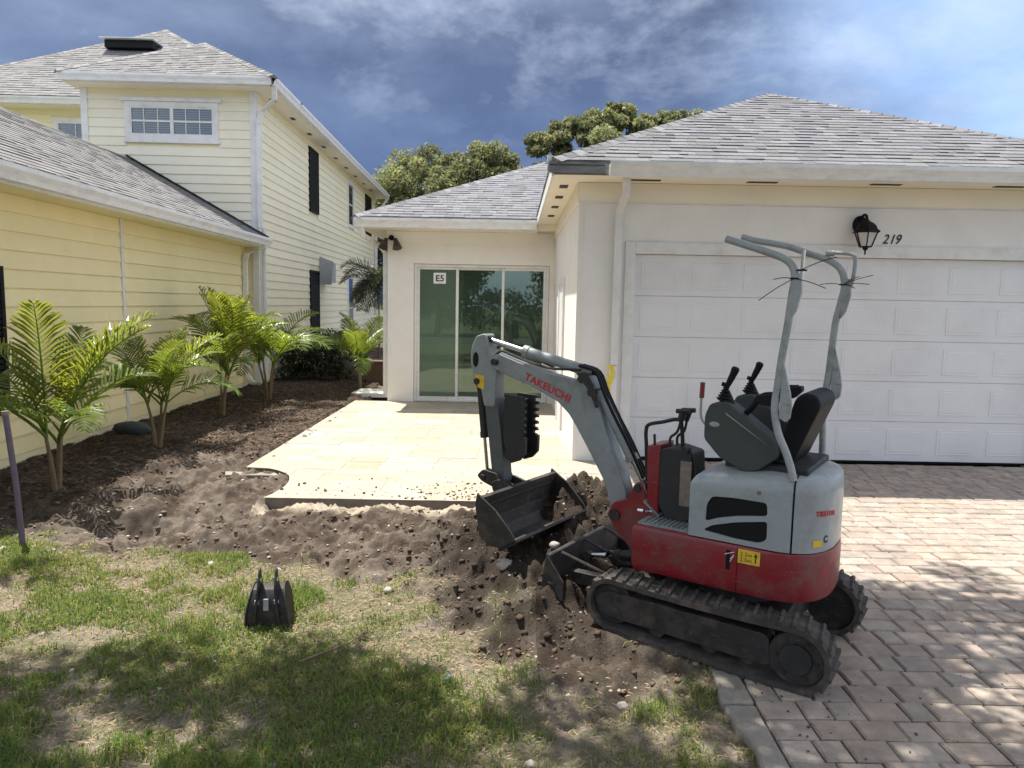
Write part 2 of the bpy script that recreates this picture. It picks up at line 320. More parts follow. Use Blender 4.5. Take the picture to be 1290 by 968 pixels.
def ground():
    xs = np.r_[-300, -80, -30, -14, -9, np.arange(-6.6, -3.6, .035), np.arange(-3.6, 1.5, .022), 2.5, 4, 8, 14, 30, 80, 300]
    ys = np.r_[-300, -80, -20, -5, -1, 1, np.arange(2.0, 7.2, .024), np.arange(7.2, 11, .05), np.arange(11, 20, .1), 22, 26, 34, 60, 120, 400, 1000]
    X, Y = np.meshgrid(xs, ys); Z = height(X, Y)
    far = (np.abs(X) > 9) | (Y > 30) | (Y < 0); Z = np.where(far, -.12, Z)
    def on_sheet(x, y):                                    # height of the sheet as meshed
        x = np.asarray(x, float); y = np.asarray(y, float); i = np.clip(np.searchsorted(xs, x)-1, 0, len(xs)-2); j = np.clip(np.searchsorted(ys, y)-1, 0, len(ys)-2)
        a = (x-xs[i])/(xs[i+1]-xs[i]); b = (y-ys[j])/(ys[j+1]-ys[j])
        return (Z[j, i]*(1-a)+Z[j, i+1]*a)*(1-b)+(Z[j+1, i]*(1-a)+Z[j+1, i+1]*a)*b
    V = np.c_[X.ravel(), Y.ravel(), Z.ravel()]; nx, ny = len(xs), len(ys)
    i = np.arange(nx*ny).reshape(ny, nx); F = np.stack([i[:-1, :-1], i[:-1, 1:], i[1:, 1:], i[1:, :-1]], -1).reshape(-1, 4)
    c = V[F].mean(1); lawn, mulch, dirt, wet, n, n2 = masks(c[:, 0], c[:, 1]); n3 = fbm(c[:, 0], c[:, 1], 9, 4, .6)
    L = lambda a: np.array(a)[None, :]
    soil = L((.070, .053, .041)); sand = L((.23, .195, .16)); mul = L((.060, .044, .034)); dk = L((.024, .018, .014)); thatch = L((.13, .125, .075))
    k = np.clip((n3-.45)*4, 0, 1)[:, None]; D = soil*(1-.45*k)+sand*.45*k
    dry = (sst(.52, .72, n)*dirt)[:, None]; D = D*(1-dry*.6)+sand*dry*.6
    strip = np.exp(-((c[:, 1]-6.70)/.10)**2)*(c[:, 0] > -2.4)*(c[:, 0] < -.25); D = D*(1-.8*strip[:, None])+L((.46, .39, .30))*.8*strip[:, None]
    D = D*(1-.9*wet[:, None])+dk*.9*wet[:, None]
    kk = np.clip((n3-.5)*3, 0, 1)[:, None]
    Mu = mul*(1-.5*kk)+L((.20, .155, .12))*.5*kk
    s2 = sst(.45, .68, n2*.5+n3*.5)[:, None]; Lw = thatch*(1-s2)+sand*s2*.9
    C = D*dirt[:, None]+Mu*mulch[:, None]+Lw*lawn[:, None]
    fr = (np.abs(c[:, 0]) > 9) | (c[:, 1] > 30) | (c[:, 1] < 0); C[fr] = (.085, .095, .055)
    M = mat('ground_soil', (1, 1, 1), 1.0, var=.22, scale=30, bump=.9, bscale=90, tone=True, spec=.15)
    o = arr('ground', V, F, M, tones=C, smooth=True); kind(o); return on_sheet
height = ground()

# scattered clods, gravel, chips -------------------------------------------------
_t = (1+5**.5)/2
ICO_V = np.array([(-1, _t, 0), (1, _t, 0), (-1, -_t, 0), (1, -_t, 0), (0, -1, _t), (0, 1, _t), (0, -1, -_t), (0, 1, -_t), (_t, 0, -1), (_t, 0, 1), (-_t, 0, -1), (-_t, 0, 1)])/sqrt(1+_t*_t)
ICO_F = np.array([(0, 11, 5), (0, 5, 1), (0, 1, 7), (0, 7, 10), (0, 10, 11), (1, 5, 9), (5, 11, 4), (11, 10, 2), (10, 7, 6), (7, 1, 8), (3, 9, 4), (3, 4, 2), (3, 2, 6), (3, 6, 8), (3, 8, 9), (4, 9, 5), (2, 4, 11), (6, 2, 10), (8, 6, 7), (9, 8, 1)])
def lumps(name, P, size, ma, tone, flat=.7):
    n = len(P); a = rng.random(n)*6.28; V = ICO_V[None]*(1+.28*(rng.random((n, 12, 1))-.5)*2)
    sc = np.c_[size*(.7+.6*rng.random(n)), size*(.7+.6*rng.random(n)), size*flat]; V = V*sc[:, None, :]
    x = V[..., 0]*np.cos(a)[:, None]-V[..., 1]*np.sin(a)[:, None]; y = V[..., 0]*np.sin(a)[:, None]+V[..., 1]*np.cos(a)[:, None]
    V = np.stack([x, y, V[..., 2]], -1)+P[:, None, :]
    F = (ICO_F[None]+12*np.arange(n)[:, None, None]).reshape(-1, 3)
    o = arr(name, V.reshape(-1, 3), F, ma, tones=np.repeat(tone, 20, axis=0)); return kind(o, 'stuff')
def scatter(n, x0, x1, y0, y1, wfun):
    X = rng.uniform(x0, x1, n); Y = rng.uniform(y0, y1, n); keep = rng.random(n) < wfun(X, Y); X, Y = X[keep], Y[keep]
    return X, Y
def inyard(X, Y): return ~(((X > -2.33) & (Y > 6.78)) | ((X > -2.94) & (Y > 8.0)) | (X > 1.12)) & (Y > 1.6)
X, Y = scatter(110000, -5.4, 1.2, 2.2, 9, lambda X, Y: (masks(X, Y)[2]*np.clip(1.1-.0*X, 0, 1)*(.25+.75*np.exp(-(((X-.2)/1.1)**2+((Y-5.1)/1.2)**2))))*inyard(X, Y))
sz = .002+.024*rng.random(len(X))**10; Z = height(X, Y)+sz*.12
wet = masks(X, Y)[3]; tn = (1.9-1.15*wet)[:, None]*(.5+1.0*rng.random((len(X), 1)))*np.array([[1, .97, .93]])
lumps('soil_clods', np.c_[X, Y, Z], sz, M_['clod'], tn, .55)
X, Y = scatter(3500, -5.4, 1.2, 2.2, 9, lambda X, Y: (masks(X, Y)[2]*.7+masks(X, Y)[0]*.25)*inyard(X, Y))
sz = .004+.013*rng.random(len(X))**3; lumps('gravel', np.c_[X, Y, height(X, Y)+sz*.3], sz, M_['rock'], .6+.8*rng.random((len(X), 1))*np.ones((1, 3)))
def chips(name, X, Y, ma, ln, tone):
    n = len(X); a = rng.random(n)*6.28; t = (rng.random(n)-.5)*.8; L = ln*(.4+rng.random(n)); W = L*((.12+.2*rng.random(n)) if name != 'dead_thatch' else .07); Z = height(X, Y)+.004+.012*rng.random(n)
    d = np.c_[np.cos(a)*np.cos(t), np.sin(a)*np.cos(t), np.sin(t)]*L[:, None]; s = np.c_[-np.sin(a), np.cos(a), (rng.random(n)-.5)*.5]*W[:, None]; P = np.c_[X, Y, Z]
    u = np.array([0, 0, .004])
    V = np.stack([P-d-s, P+d-s*.6, P+d*.9+s, P-d*.8+s, P+u], 1).reshape(-1, 3)
    F = np.array([(0, 1, 4), (1, 2, 4), (2, 3, 4), (3, 0, 4)])[None]+5*np.arange(n)[:, None, None]
    return kind(arr(name, V, F.reshape(-1, 3), ma, tones=np.repeat(tone, 4, axis=0)), 'stuff')
X, Y = scatter(42000, -6.2, -2.3, 4.9, 17.5, lambda X, Y: masks(X, Y)[1]*inyard(X, Y)*.95)
chips('mulch_chips', X, Y, M_['chip'], .028, (.35+1.3*rng.random((len(X), 1))**2)*np.array([[1, .95, .9]]))
X, Y = scatter(5200, -5, 1.2, 2.2, 7, lambda X, Y: (masks(X, Y)[0]*.8+masks(X, Y)[2]*.2)*inyard(X, Y)*sst(.35, .7, fbm(X, Y, 1.3, 3)))
chips('dead_leaves', X, Y, M_['chip'], .018, (1.0+1.3*rng.random((len(X), 1)))*np.array([[1, .93, .82]]))

X, Y = scatter(150000, -5.4, 1.15, 2.2, 7, lambda X, Y: (masks(X, Y)[0]*.9)*inyard(X, Y)*(.35+.65*fbm(X, Y, 3, 3)))
chips('dead_thatch', X, Y, M_['chip'], .015, (1.3+1.7*rng.random((len(X), 1)))*np.array([[1, 1.0, .92]]))
# grass ------------------------------------------------------------------------
def grass():
    n = 420000; X = rng.uniform(-5.6, 1.2, n); Y = 2.0+(rng.random(n)**1.25)*4.0
    lawn, mulch, dirt, wet, nn, n2 = masks(X, Y)
    dens = sst(.41, .58, fbm(X+5, Y+2, 1.7, 4)*.6+fbm(X, Y, 6, 3)*.4)
    dens = np.maximum(dens, .9*np.exp(-(((X+1.35)/.5)**2+((Y-3.75)/.35)**2)))*sst(.25, .75, lawn)
    right = sst(-.5, .1, X); dens = dens*(1-.55*right*sst(2.4, 3.0, Y))*(1-.6*sst(-1.2, -.6, X)*sst(3.55, 3.9, Y))
    tuft = np.exp(-(((X+.47)/.09)**2+((Y-3.55)/.07)**2))+np.exp(-(((X-.72)/.12)**2+((Y-3.35)/.08)**2))+np.exp(-(((X+1.15)/.1)**2+((Y-4.3)/.06)**2))
    keep = (rng.random(n) < np.maximum(dens*.85, tuft*.8)+.03*lawn) & (X < 1.1+.0*Y) & (np.abs(X) < .72*Y+.5); X, Y = X[keep], Y[keep]; n = len(X)
    f = fbm(X, Y, 2.2, 3); L = (.018+.038*rng.random(n))*(.6+.9*f); a = rng.random(n)*6.28; lean = .3+.9*rng.random(n); W = .0018+.0018*rng.random(n)
    P = np.c_[X, Y, height(X, Y)-.003]; d = np.c_[np.cos(a), np.sin(a), 0*a]; s = np.c_[-np.sin(a), np.cos(a), 0*a]*W[:, None]
    z = np.array([[0, 0, 1.]]); m1 = P+z*(L*.6)[:, None]+d*(L*.25*lean)[:, None]; tp = P+z*(L*np.cos(lean*.6))[:, None]+d*(L*lean*.8)[:, None]
    V = np.stack([P-s, P+s, m1+s*.8, m1-s*.8, tp, tp], 1); V = V[:, :5].reshape(-1, 3)
    q = 5*np.arange(n)[:, None]; F = np.concatenate([q+np.array([[0, 1, 2]]), q+np.array([[0, 2, 3]]), q+np.array([[3, 2, 4]])], 1).reshape(-1, 3)
    dry = (rng.random(n) < .20+.35*sst(.5, .7, fbm(X+9, Y, 2.5, 3)))[:, None]
    T = np.where(dry, np.array([[2.0, 1.35, 1.5]]), np.array([[1., 1., .8]]))*(.6+.8*rng.random((n, 1)))
    kind(arr('grass', V, F, M_['grass'], tones=np.repeat(T, 3, axis=0)), 'stuff')
grass()

# ------------------------------------------------------------------ driveway
def XL(y): return 1.22+.02*sin(y*1.7)                     # left edge of the pavers
def driveway():
    base = MB(); base.add([(1.15, -6, gz(-6)-.075), (9, -6, gz(-6)-.075), (9, 8.9, -.075), (1.15, 8.9, -.075)], [(0, 1, 2, 3)])
    D = build(base, 'driveway', mat('joint_sand', (.07, .06, .05), 1, var=.3, scale=30)); kind(D)
    rows = []; y = 1.2
    while y < 8.78:
        h = .158 if rows and random.random() < .8 else .158; x = XL(y); row = []
        while x < 7.4:
            wd = random.choice((.13, .20, .235, .20, .16)); row.append((x, min(x+wd, 7.45), y, min(y+h, 8.80))); x += wd
        rows.append(row); y += h
    allp = [(x0, x1, y0, y1) for r in rows for (x0, x1, y0, y1) in r]
    def seen(p): cx, cy = (p[0]+p[1])/2, (p[2]+p[3])/2; return cy > 2.55 and cx < .70*cy+.1
    vis = sorted([p for p in allp if seen(p)], key=lambda p: p[2])[:298]; vs = set(vis)
    def pav(mb, p):
        x0, x1, y0, y1 = p; g = .0038; b = .009; z = gz((y0+y1)/2)+random.uniform(-.004, .003); j = lambda: random.uniform(-.003, .003)
        q = [(x0+g+j(), y0+g+j()), (x1-g+j(), y0+g+j()), (x1-g+j(), y1-g+j()), (x0+g+j(), y1-g+j())]
        cx, cy = (x0+x1)/2, (y0+y1)/2; tz = [z+random.uniform(-.002, .002) for _ in q]
        V = [(a, c, z-.06) for a, c in q]+[(a, c, t-b) for (a, c), t in zip(q, tz)]+[(a+b*(1 if a < cx else -1), c+b*(1 if c < cy else -1), t) for (a, c), t in zip(q, tz)]
        r = random.random(); base_ = random.choice(((1, .98, .96), (1.05, .99, .95), (.93, .94, .95), (1.0, 1.0, 1.0))); k = .88+.24*r
        mb.add(V, [(8, 9, 10, 11)]+[(i, (i+1) % 4, 4+(i+1) % 4, 4+i) for i in range(4)]+[(4+i, 4+(i+1) % 4, 8+(i+1) % 4, 8+i) for i in range(4)], tuple(c*k for c in base_))
    for p in vis:
        mb = MB(); pav(mb, p); build(mb, 'paver', M_['paver'], D)
    mb = MB()
    for p in allp:
        if p not in vs: pav(mb, p)
    kind(build(mb, 'pavers', M_['paver'], D), 'stuff')
    # concrete edging, cracked into a few lengths
    K = empty('concrete_kerb', 'rough pale concrete edging strip between the patchy lawn and the paved driveway', 'kerb', (1.17, 3, -.05))
    y = 1.4
    while y < 4.0:
        L = random.uniform(.5, .8); mb = MB(); n = 8; pts = []
        for i in range(n+1): t = y+(L-.012)*i/n; pts.append((XL(t)-.01-.001, t))
        for i in range(n, -1, -1): t = y+(L-.012)*i/n; pts.append((XL(t)-.10-.07*float(vn(np.array(t*3.), np.array(2.)))-.02*random.random(), t))
        mb.xy([(a, b) for a, b in pts], gz(y)-.09, gz(y)+.004-.02*(y > 3.4)); build(mb, 'edging_block', M_['conc'], K, bevel=.012, world=True); y += L
driveway()

# ------------------------------------------------------------------ patio
PZ = -.02
def xl_patio(y):
    arc = [(6.857, -2.342), (7.0, -2.30), (7.309, -2.273), (7.5, -2.295), (7.612, -2.325), (7.75, -2.37), (7.86, -2.443), (7.98, -2.56), (8.05, -2.66), (8.084, -2.75), (8.111, -2.96)]
    return float(np.interp(y, [a[0] for a in arc], [a[1] for a in arc]))
def patio():
    ysm = [6.86]+list(np.linspace(6.9, 8.11, 30))+[13.84]
    right = [(1.16, 13.84), (1.16, 6.86)]
    mb = MB(); mb.xy([(xl_patio(y)+.012, y) for y in ysm]+right, -.16, PZ-.004)
    P = build(mb, 'patio', M_['slab']); kind(P)
    y = 6.85; r = 0
    while y < 13.83:
        h = (.305, .41, .305, .205, .41)[r % 5]; h = min(h, 13.84-y); x = -2.97-random.random()*.3
        while x < 1.16:
            wd = random.choice((.41, .61, .61, .41, .82)); x0, x1 = x, min(x+wd, 1.17); x += wd
            g = .0018; a, b = y+g, y+h-g; ss = [a+(b-a)*i/10 for i in range(11)]
            Lf = [(max(xl_patio(s), x0+g), s) for s in ss]
            if min(l[0] for l in Lf) >= x1-g-.01: continue
            Lf = [(min(l[0], x1-g), l[1]) for l in Lf]
            poly = [l for i, l in enumerate(Lf) if i in (0, 10) or abs(l[0]-x0-g) > 1e-4]
            poly += [(x1-g, b), (x1-g, a)]
            pp = [poly[0]]
            for q in poly[1:]:
                if abs(q[0]-pp[-1][0])+abs(q[1]-pp[-1][1]) > .002: pp.append(q)
            if len(pp) < 3: continue
            k = random.uniform(.84, 1.10); wv = random.uniform(-.06, .14); mb = MB(); mb.xy(pp, PZ-.003, PZ+random.uniform(-.0012, .0012), (k*(1+wv*.4), k, k*(1-wv)))
            build(mb, 'travertine_tile', M_['stone'], P)
        y += h; r += 1
patio()
X = rng.uniform(-2.4, 1.1, 2600); Y = 6.88+np.abs(rng.normal(size=2600))*.35; k = (rng.random(2600) < np.exp(-((X-.5)/1.1)**2)+.08) & (Y < 9); X, Y = X[k], Y[k]
sz = .0025+.014*rng.random(len(X))**4; lumps('soil_crumbs', np.c_[X, Y, PZ+sz*.4], sz, M_['clod'], 1.2*(.6+.8*rng.random((len(X), 1)))*np.ones((1, 3)))
X = rng.uniform(1.25, 3.2, 1800); Y = rng.uniform(2.6, 7.0, 1800); k = rng.random(1800) < np.exp(-(X-1.2)/.45)+.05; X, Y = X[k], Y[k]
sz = .002+.007*rng.random(len(X))**3; lumps('sand_grains', np.c_[X, Y, gz(Y)+sz*.4], sz, M_['clod'], 1.8*(.6+.8*rng.random((len(X), 1)))*np.ones((1, 3)))

# ------------------------------------------------------------------ roofs
def slope(name, parent, e0, e1, zE, dirup, rise, Lhor, hipL, hipR, ma, exp_=.145, nind=0, stuffname='shingles', L_in=None, cap=True):
    """one roof slope: eave from e0 to e1 (plan), rising along dirup for Lhor metres; hipL/hipR = inward run per metre at each end"""
    e0 = Vector((*e0, zE)); e1 = Vector((*e1, zE)); u = (e1-e0); W = u.length; u.normalize(); d = Vector((*dirup, 0)).normalized()
    sl = sqrt(1+rise*rise); up = (d+Vector((0, 0, rise)))/sl; nrm = u.cross(up).normalized()
    if nrm.z < 0: nrm = -nrm
    T = Lhor*sl
    P = lambda s, t, h=0: e0+u*s+up*t+nrm*h
    lo = lambda t: hipL*t/sl; hi = lambda t: W-hipR*t/sl
    mb = MB(); poly = [P(0, 0), P(W, 0), P(hi(T), T), P(lo(T), T)]
    if hi(T)-lo(T) < .02: poly = poly[:3]
    mb.prism(poly, -nrm*.03); R = build(mb, name, ma, parent)
    items = []; t = -.015; k = 0
    while t < T-.01:
        t1 = min(t+exp_, T); a, b = max(lo(max(t, 0)), 0), min(hi(max(t, 0)), W); a1, b1 = lo(t1), hi(t1)
        s = a-random.random()*.2
        while s < b-.004:
            wd = random.choice((.10, .15, .20, .27)) if exp_ < .2 else random.choice((.3, .5, .7)); s0, s1 = max(s, a), min(s+wd, b); s += wd
            if s1-s0 < .01: continue
            g = .002; q0, q1 = max(s0, a1), min(s1, b1)
            if q1-q0 < .004: q0 = q1 = min(max((s0+s1)/2, a1), b1)
            h = .011+random.choice((0, 0, .006)); items.append((s0+g, s1-g, q0+g*.5, q1-g*.5, t, t1, h))
        t = t1; k += 1
    def addsh(mb, it):
        s0, s1, q0, q1, t, t1, h = it; k = random.choice((.84, .92, .98, 1.02, 1.08, 1.15))*random.uniform(.93, 1.07); tn = (k, k, k*random.uniform(.97, 1.04))
        mb.add([P(s0, t, h), P(s1, t, h), P(q1, t1, .004), P(q0, t1, .004), P(s0, t, -.002), P(s1, t, -.002)], [(0, 1, 2, 3), (4, 5, 1, 0), (5, 2, 1), (4, 0, 3)] , tn)
    for it in items[:nind]:
        mb = MB(); addsh(mb, it); build(mb, 'shingle', ma, R)
    mb = MB()
    for it in items[nind:]: addsh(mb, it)
    if mb.v: kind(build(mb, stuffname, ma, R), 'stuff')
    return R
def hipcaps(parent, a, b, ma, n=None):
    a, b = Vector(a), Vector(b); L = (b-a).length; n = int(L/.16); d = (b-a)/n; s = d.cross(Vector((0, 0, 1))).normalized()*.13; mb = MB()
    for i in range(n):
        p, q = a+d*i, a+d*(i+1.15); k = random.choice((.7, .9, 1.1, 1.3)); up = Vector((0, 0, .022)); dn = Vector((0, 0, -.045))
        mb.add([p-s+dn, p+up, p+s+dn, q-s+dn, q+up*.4, q+s+dn], [(0, 1, 4, 3), (1, 2, 5, 4), (0, 2, 1)], (k, k, k))
    return kind(build(mb, 'ridge_caps', ma, parent), 'stuff')
def gutter(mb, a, b, out, h=.14, wd=.12):                 # K-style gutter from a to b (top back edge), opening upward
    a, b, o = Vector(a), Vector(b), Vector((*out, 0)).normalized(); z = Vector((0, 0, 1)); t = .006
    prof = [(0, 0), (0, -h), (.6*wd, -h), (.72*wd, -.62*h), (wd, -.25*h), (wd, 0), (wd+.012, 0), (wd+.012, -.28*h-.004), (.72*wd+.01, -.66*h), (.6*wd+.006, -h-.006), (-.004, -h-.006), (-.004, 0)]
    mb.prism([a+o*x+z*y for x, y in prof], b-a); return mb
def downspout(mb, pts, wx=.08, wy=.06):
    P = [Vector(p) for p in pts]
    for p, q in zip(P[:-1], P[1:]):
        d = (q-p).normalized(); x = Vector((1, 0, 0)); y = d.cross(x).normalized(); p2, q2 = p-d*.015, q+d*.015
        mb.prism([p2+x*wx/2*i+y*wy/2*j for i, j in ((-1, -1), (1, -1), (1, 1), (-1, 1))], q2-p2)
    return mb

# ------------------------------------------------------------------ the white garage house (right)
RH = empty('white_house', 'single storey white stucco house with grey shingle hip roofs and a double garage', 'house', (.75, 8.8, 0))
def W(mb, name, ma, par=None, **k): return build(mb, name, M_[ma], par or RH, world=True, **k)
def right_house():
    # garage walls
    mb = MB(); mb.box((.75, 8.8, -.2), (1.425, 9.0, 3.268)).box((1.425, 8.8, 2.465), (6.32, 9.0, 3.268)).box((6.32, 8.8, -.2), (6.95, 9.0, 3.268))
    wl = W(mb, 'front_wall', 'stucco')
    mb = MB(); mb.box((.752, 9.002, -.2), (.95, 13.848, 3.268)); W(mb, 'side_wall', 'wing')
    mb = MB(); mb.box((6.752, 9.002, -.2), (6.95, 16, 3.268)); W(mb, 'end_wall', 'stucco')
    mb = MB(); mb.box((.738, 8.775, 3.05), (6.97, 8.798, 3.266)); W(mb, 'frieze_board', 'soffit')
    mb = MB(); mb.box((.728, 8.80, 3.05), (.750, 13.84, 3.266)); W(mb, 'frieze_board', 'soffit')
    mb = MB(); mb.box((.735, 8.768, 3.036), (6.97, 8.798, 3.049)); W(mb, 'frieze_trim', 'white')
    # small plank moulding on the garage side wall
    mb = MB(); mb.box((.72, 10.9, PZ), (.75, 11.0, 2.25)).box((.72, 11.9, PZ), (.75, 12.0, 2.25)).box((.72, 11.0, 2.16), (.75, 11.9, 2.25)); W(mb, 'door_casing', 'white')
    mb = MB(); mb.box((.735, 11.0, PZ), (.75, 11.9, 2.16)); W(mb, 'side_door', 'doorw')
    # soffits
    mb = MB(); mb.box((.42, 8.32, 3.27), (7.3, 8.8, 3.288)); mb.box((.42, 8.802, 3.27), (.77, 13.86, 3.288)); sf = W(mb, 'soffit', 'soffit')
    for x in (1.30, 2.62, 4.02, 5.42): mb = MB(); mb.box((x, 8.52, 3.263), (x+.34, 8.60, 3.2695)); W(mb, 'soffit_vent', 'steel', sf)
    for y in (9.0, 9.9, 10.9, 12.0): mb = MB(); mb.box((.53, y, 3.263), (.63, y+.22, 3.2695)); W(mb, 'soffit_vent', 'steel', sf)
    # side fascia (no gutter)
    mb = MB(); mb.box((.395, 8.30, 3.255), (.419, 13.86, 3.415)); W(mb, 'fascia_board', 'white')
    mb = MB(); mb.box((.42, 8.295, 3.272), (7.35, 8.318, 3.41)); W(mb, 'fascia_board', 'gutdark')
    mb = MB(); gutter(mb, (1.02, 8.292, 3.405), (7.4, 8.292, 3.405), (0, -1), .145, .12); W(mb, 'gutter', 'gutter')
    mb = MB()                                              # dented bare end of the gutter run
    mb.box((.36, 8.262, 3.285), (.99, 8.293, 3.41)).box((.36, 8.235, 3.37), (.97, 8.261, 3.392)).box((.36, 8.24, 3.288), (.99, 8.261, 3.352)); W(mb, 'bare_gutter_end', 'gutdark', label='weathered bare grey gutter end at the roof corner')
    mb = MB(); mb.prism([(.34, 8.25, 3.47), (.34, 8.25, 3.288), (.40, 8.28, 3.288), (.40, 8.28, 3.47)], (0, .05, 0)); W(mb, 'fascia_corner', 'white')
    # downspout beside the door
    mb = MB(); downspout(mb, [(1.235, 8.41, 3.262), (1.235, 8.44, 3.10), (1.21, 8.735, 2.93), (1.205, 8.735, 1.15)], .085, .06)
    W(mb, 'downspout', 'white', bevel=.006)
    mb = MB(); mb.box((1.15, 8.76, 1.10), (1.26, 8.80, 1.14)).box((1.16, 8.765, 2.6), (1.25, 8.80, 2.66)); W(mb, 'downspout_strap', 'white')
    mb = MB(); downspout(mb, [(1.20, 8.735, 1.14), (1.19, 8.735, .06), (1.19, 8.62, -.01)], .085, .06); W(mb, 'downspout', 'stucco', bevel=.006)
    # corner board
    mb = MB(); mb.box((.744, 8.792, -.1), (.80, 8.80, 3.07)); W(mb, 'corner_trim', 'wing')
    # garage roof
    e = .49; zE = 3.42; x0, x1, y0 = .40, 7.32, 8.27
    A = (x0, y0); B = (x1, y0)
    slope('roof', RH, *[(a[0]-.75, a[1]-8.8) for a in (A, B)], zE, (0, 1), e, 3.46, 1, 1, M_['shingle'], nind=290)
    # left slope: hip at the front, valley cut at the back handled by the wing roof in front of it
    slope('roof', RH, (x0-.75, 14.4-8.8+3), (x0-.75, y0-8.8), zE, (1, 0), e, 3.46, 0, 1, M_['shingle'])
    slope('roof', RH, (x1-.75, y0-8.8), (x1-.75, 19-8.8), zE, (-1, 0), e, 3.46, 1, 0, M_['shingle'])
    ap = Vector((x0+3.46-.75, y0+3.46-8.8, zE+3.46*e)); hipcaps(RH, (x0-.75, y0-8.8, zE+.012), ap, M_['shingle']); hipcaps(RH, (x1-.75, y0-8.8, zE+.012), ap, M_['shingle'])
    hipcaps(RH, ap, ap+Vector((0, 6, 0)), M_['shingle'])
    # garage door
    mb = MB(); mb.box((1.30, 8.778, -.05), (1.424, 8.802, 2.60)).box((1.424, 8.778, 2.462), (6.45, 8.802, 2.60)).box((6.325, 8.778, -.05), (6.45, 8.802, 2.46)); W(mb, 'door_trim', 'white', bevel=.006)
    mb = MB(); mb.box((1.427, 8.90, .0), (6.318, 8.95, 2.46)); gd = W(mb, 'garage_door', 'doorw')
    mb = MB(); mb.box((1.427, 8.885, .0), (6.318, 8.90, .022)); W(mb, 'door_seal', 'black', gd)
    sh = .488; cw = .611
    for r in range(5):
        z = .024+r*sh; mb = MB(); mb.box((1.427, 8.878, z), (6.318, 8.899, z+sh-.004)); sec = W(mb, 'door_section', 'doorw', gd, bevel=.002)
    for r in range(5):
        for c in range(8):
            X0 = 1.427+.075+c*cw*1.0; X1 = X0+cw-.14; Z0 = .024+r*sh+.07; Z1 = Z0+sh-.15
            mb = MB(); y = 8.8775; V = []
            for dd, yy in ((0, y), (.012, y+.0), (.016, y-.005), (.040, y-.003), (.046, y-.006)):
                V += [(X0+dd, yy-.0006, Z0+dd), (X1-dd, yy-.0006, Z0+dd), (X1-dd, yy-.0006, Z1-dd), (X0+dd, yy-.0006, Z1-dd)]
            F = []
            for k in range(4):
                for i in range(4): F.append((4*k+i, 4*k+(i+1) % 4, 4*k+4+(i+1) % 4, 4*k+4+i))
            mb.add(V, F+[(16, 17, 18, 19)]); W(mb, 'raised_panel', 'doorw', gd)
    # ---------------- wing
    wx0, wx1, wy = -2.35, .75, 13.85
    mb = MB(); mb.box((wx0, wy, -.2), (-1.86, wy+.2, 3.15)).box((-1.86, wy, 2.56), (.66, wy+.2, 3.148)).box((.66, wy, -.2), (.95, wy+.2, 3.148)).box((.2, wy+.002, 3.149), (.95, wy+.2, 3.40)); W(mb, 'wing_wall', 'wing')
    mb = MB(); mb.box((wx0+.002, wy+.202, -.2), (wx0+.2, 22, 3.15)); W(mb, 'wing_side_wall', 'wing')
    mb = MB(); mb.box((wx0-.012, wy-.014, 2.92), (.72, wy-.002, 3.148)); W(mb, 'frieze_board', 'wing')
    mb = MB(); mb.box((wx0-.42, wy-.42, 3.152), (.415, wy, 3.17)); mb.box((wx0-.42, wy+.002, 3.152), (wx0, 22, 3.17)); W(mb, 'soffit', 'soffit')
    mb = MB(); mb.box((wx0-.42, wy-.445, 3.155), (.39, wy-.422, 3.33)); mb.box((wx0-.445, wy-.445, 3.155), (wx0-.422, 22, 3.33)); W(mb, 'fascia_board', 'white')
    mb = MB(); gutter(mb, (wx0-.5, wy-.448, 3.33), (.39, wy-.448, 3.33), (0, -1), .165, .11); W(mb, 'gutter', 'gutter')
    mb = MB(); mb.box((wx0-.5, wy-.57, 3.325), (.39, wy-.447, 3.345)); W(mb, 'gutter_guard', 'gutdark')
    mb = MB(); mb.box((.392, wy-.44, 3.155), (.75, wy-.40, 3.268)); W(mb, 'valley_board', 'soffit')
    mb = MB(); downspout(mb, [(wx0-.38, wy-.49, 3.19), (wx0-.36, wy-.42, 3.02), (wx0-.16, wy+.12, 2.88), (wx0-.07, wy+.18, 2.75), (wx0-.07, wy+.18, .1)], .08, .07); W(mb, 'downspout', 'white', bevel=.008)
    e = .462; zE = 3.35; ex0 = wx0-.5; ey = wy-.52
    slope('roof', RH, (ex0-.75, ey-8.8), (6-.75, ey-8.8), zE, (0, 1), e, 4.3, 1, 0, M_['shingle'], nind=0)
    slope('roof', RH, (ex0-.75, 24-8.8), (ex0-.75, ey-8.8), zE, (1, 0), e, 4.3, 0, 1, M_['shingle'])
    hipcaps(RH, (ex0-.75, ey-8.8, zE+.012), (ex0-.75+4.3, ey-8.8+4.3, zE+4.3*e+.012), M_['shingle'])
    # room behind the glass
    mb = MB(); mb.box((-2.1, 14.06, -.12), (3, 19, -.02)); W(mb, 'indoor_floor', 'floor')
    mb = MB(); mb.box((-2.1, 19, -.02), (3, 19.1, 3.0)).box((3, 14.06, -.02), (3.1, 19, 3.0)).box((-2.1, 14.06, 3.0), (3.1, 19.1, 3.1)); W(mb, 'indoor_wall', 'room')
    mb = MB(); mb.box((-2.08, 14.75, -.018), (-1.0, 14.8, 2.99)); W(mb, 'pane_backdrop', 'room')  # added wall, catches daylight to lighten the left pane
    # sliding door
    fx0, fx1, zt = -1.855, .655, 2.555
    mb = MB(); y = wy+.03
    mb.box((fx0, y, PZ), (fx0+.05, y+.14, zt)).box((fx1-.05, y, PZ), (fx1, y+.14, zt)).box((fx0+.05, y, zt-.05), (fx1-.05, y+.14, zt)).box((fx0+.05, y, PZ), (fx1-.05, y+.14, PZ+.035))
    sdoor = W(mb, 'sliding_door', 'white', bevel=.004)
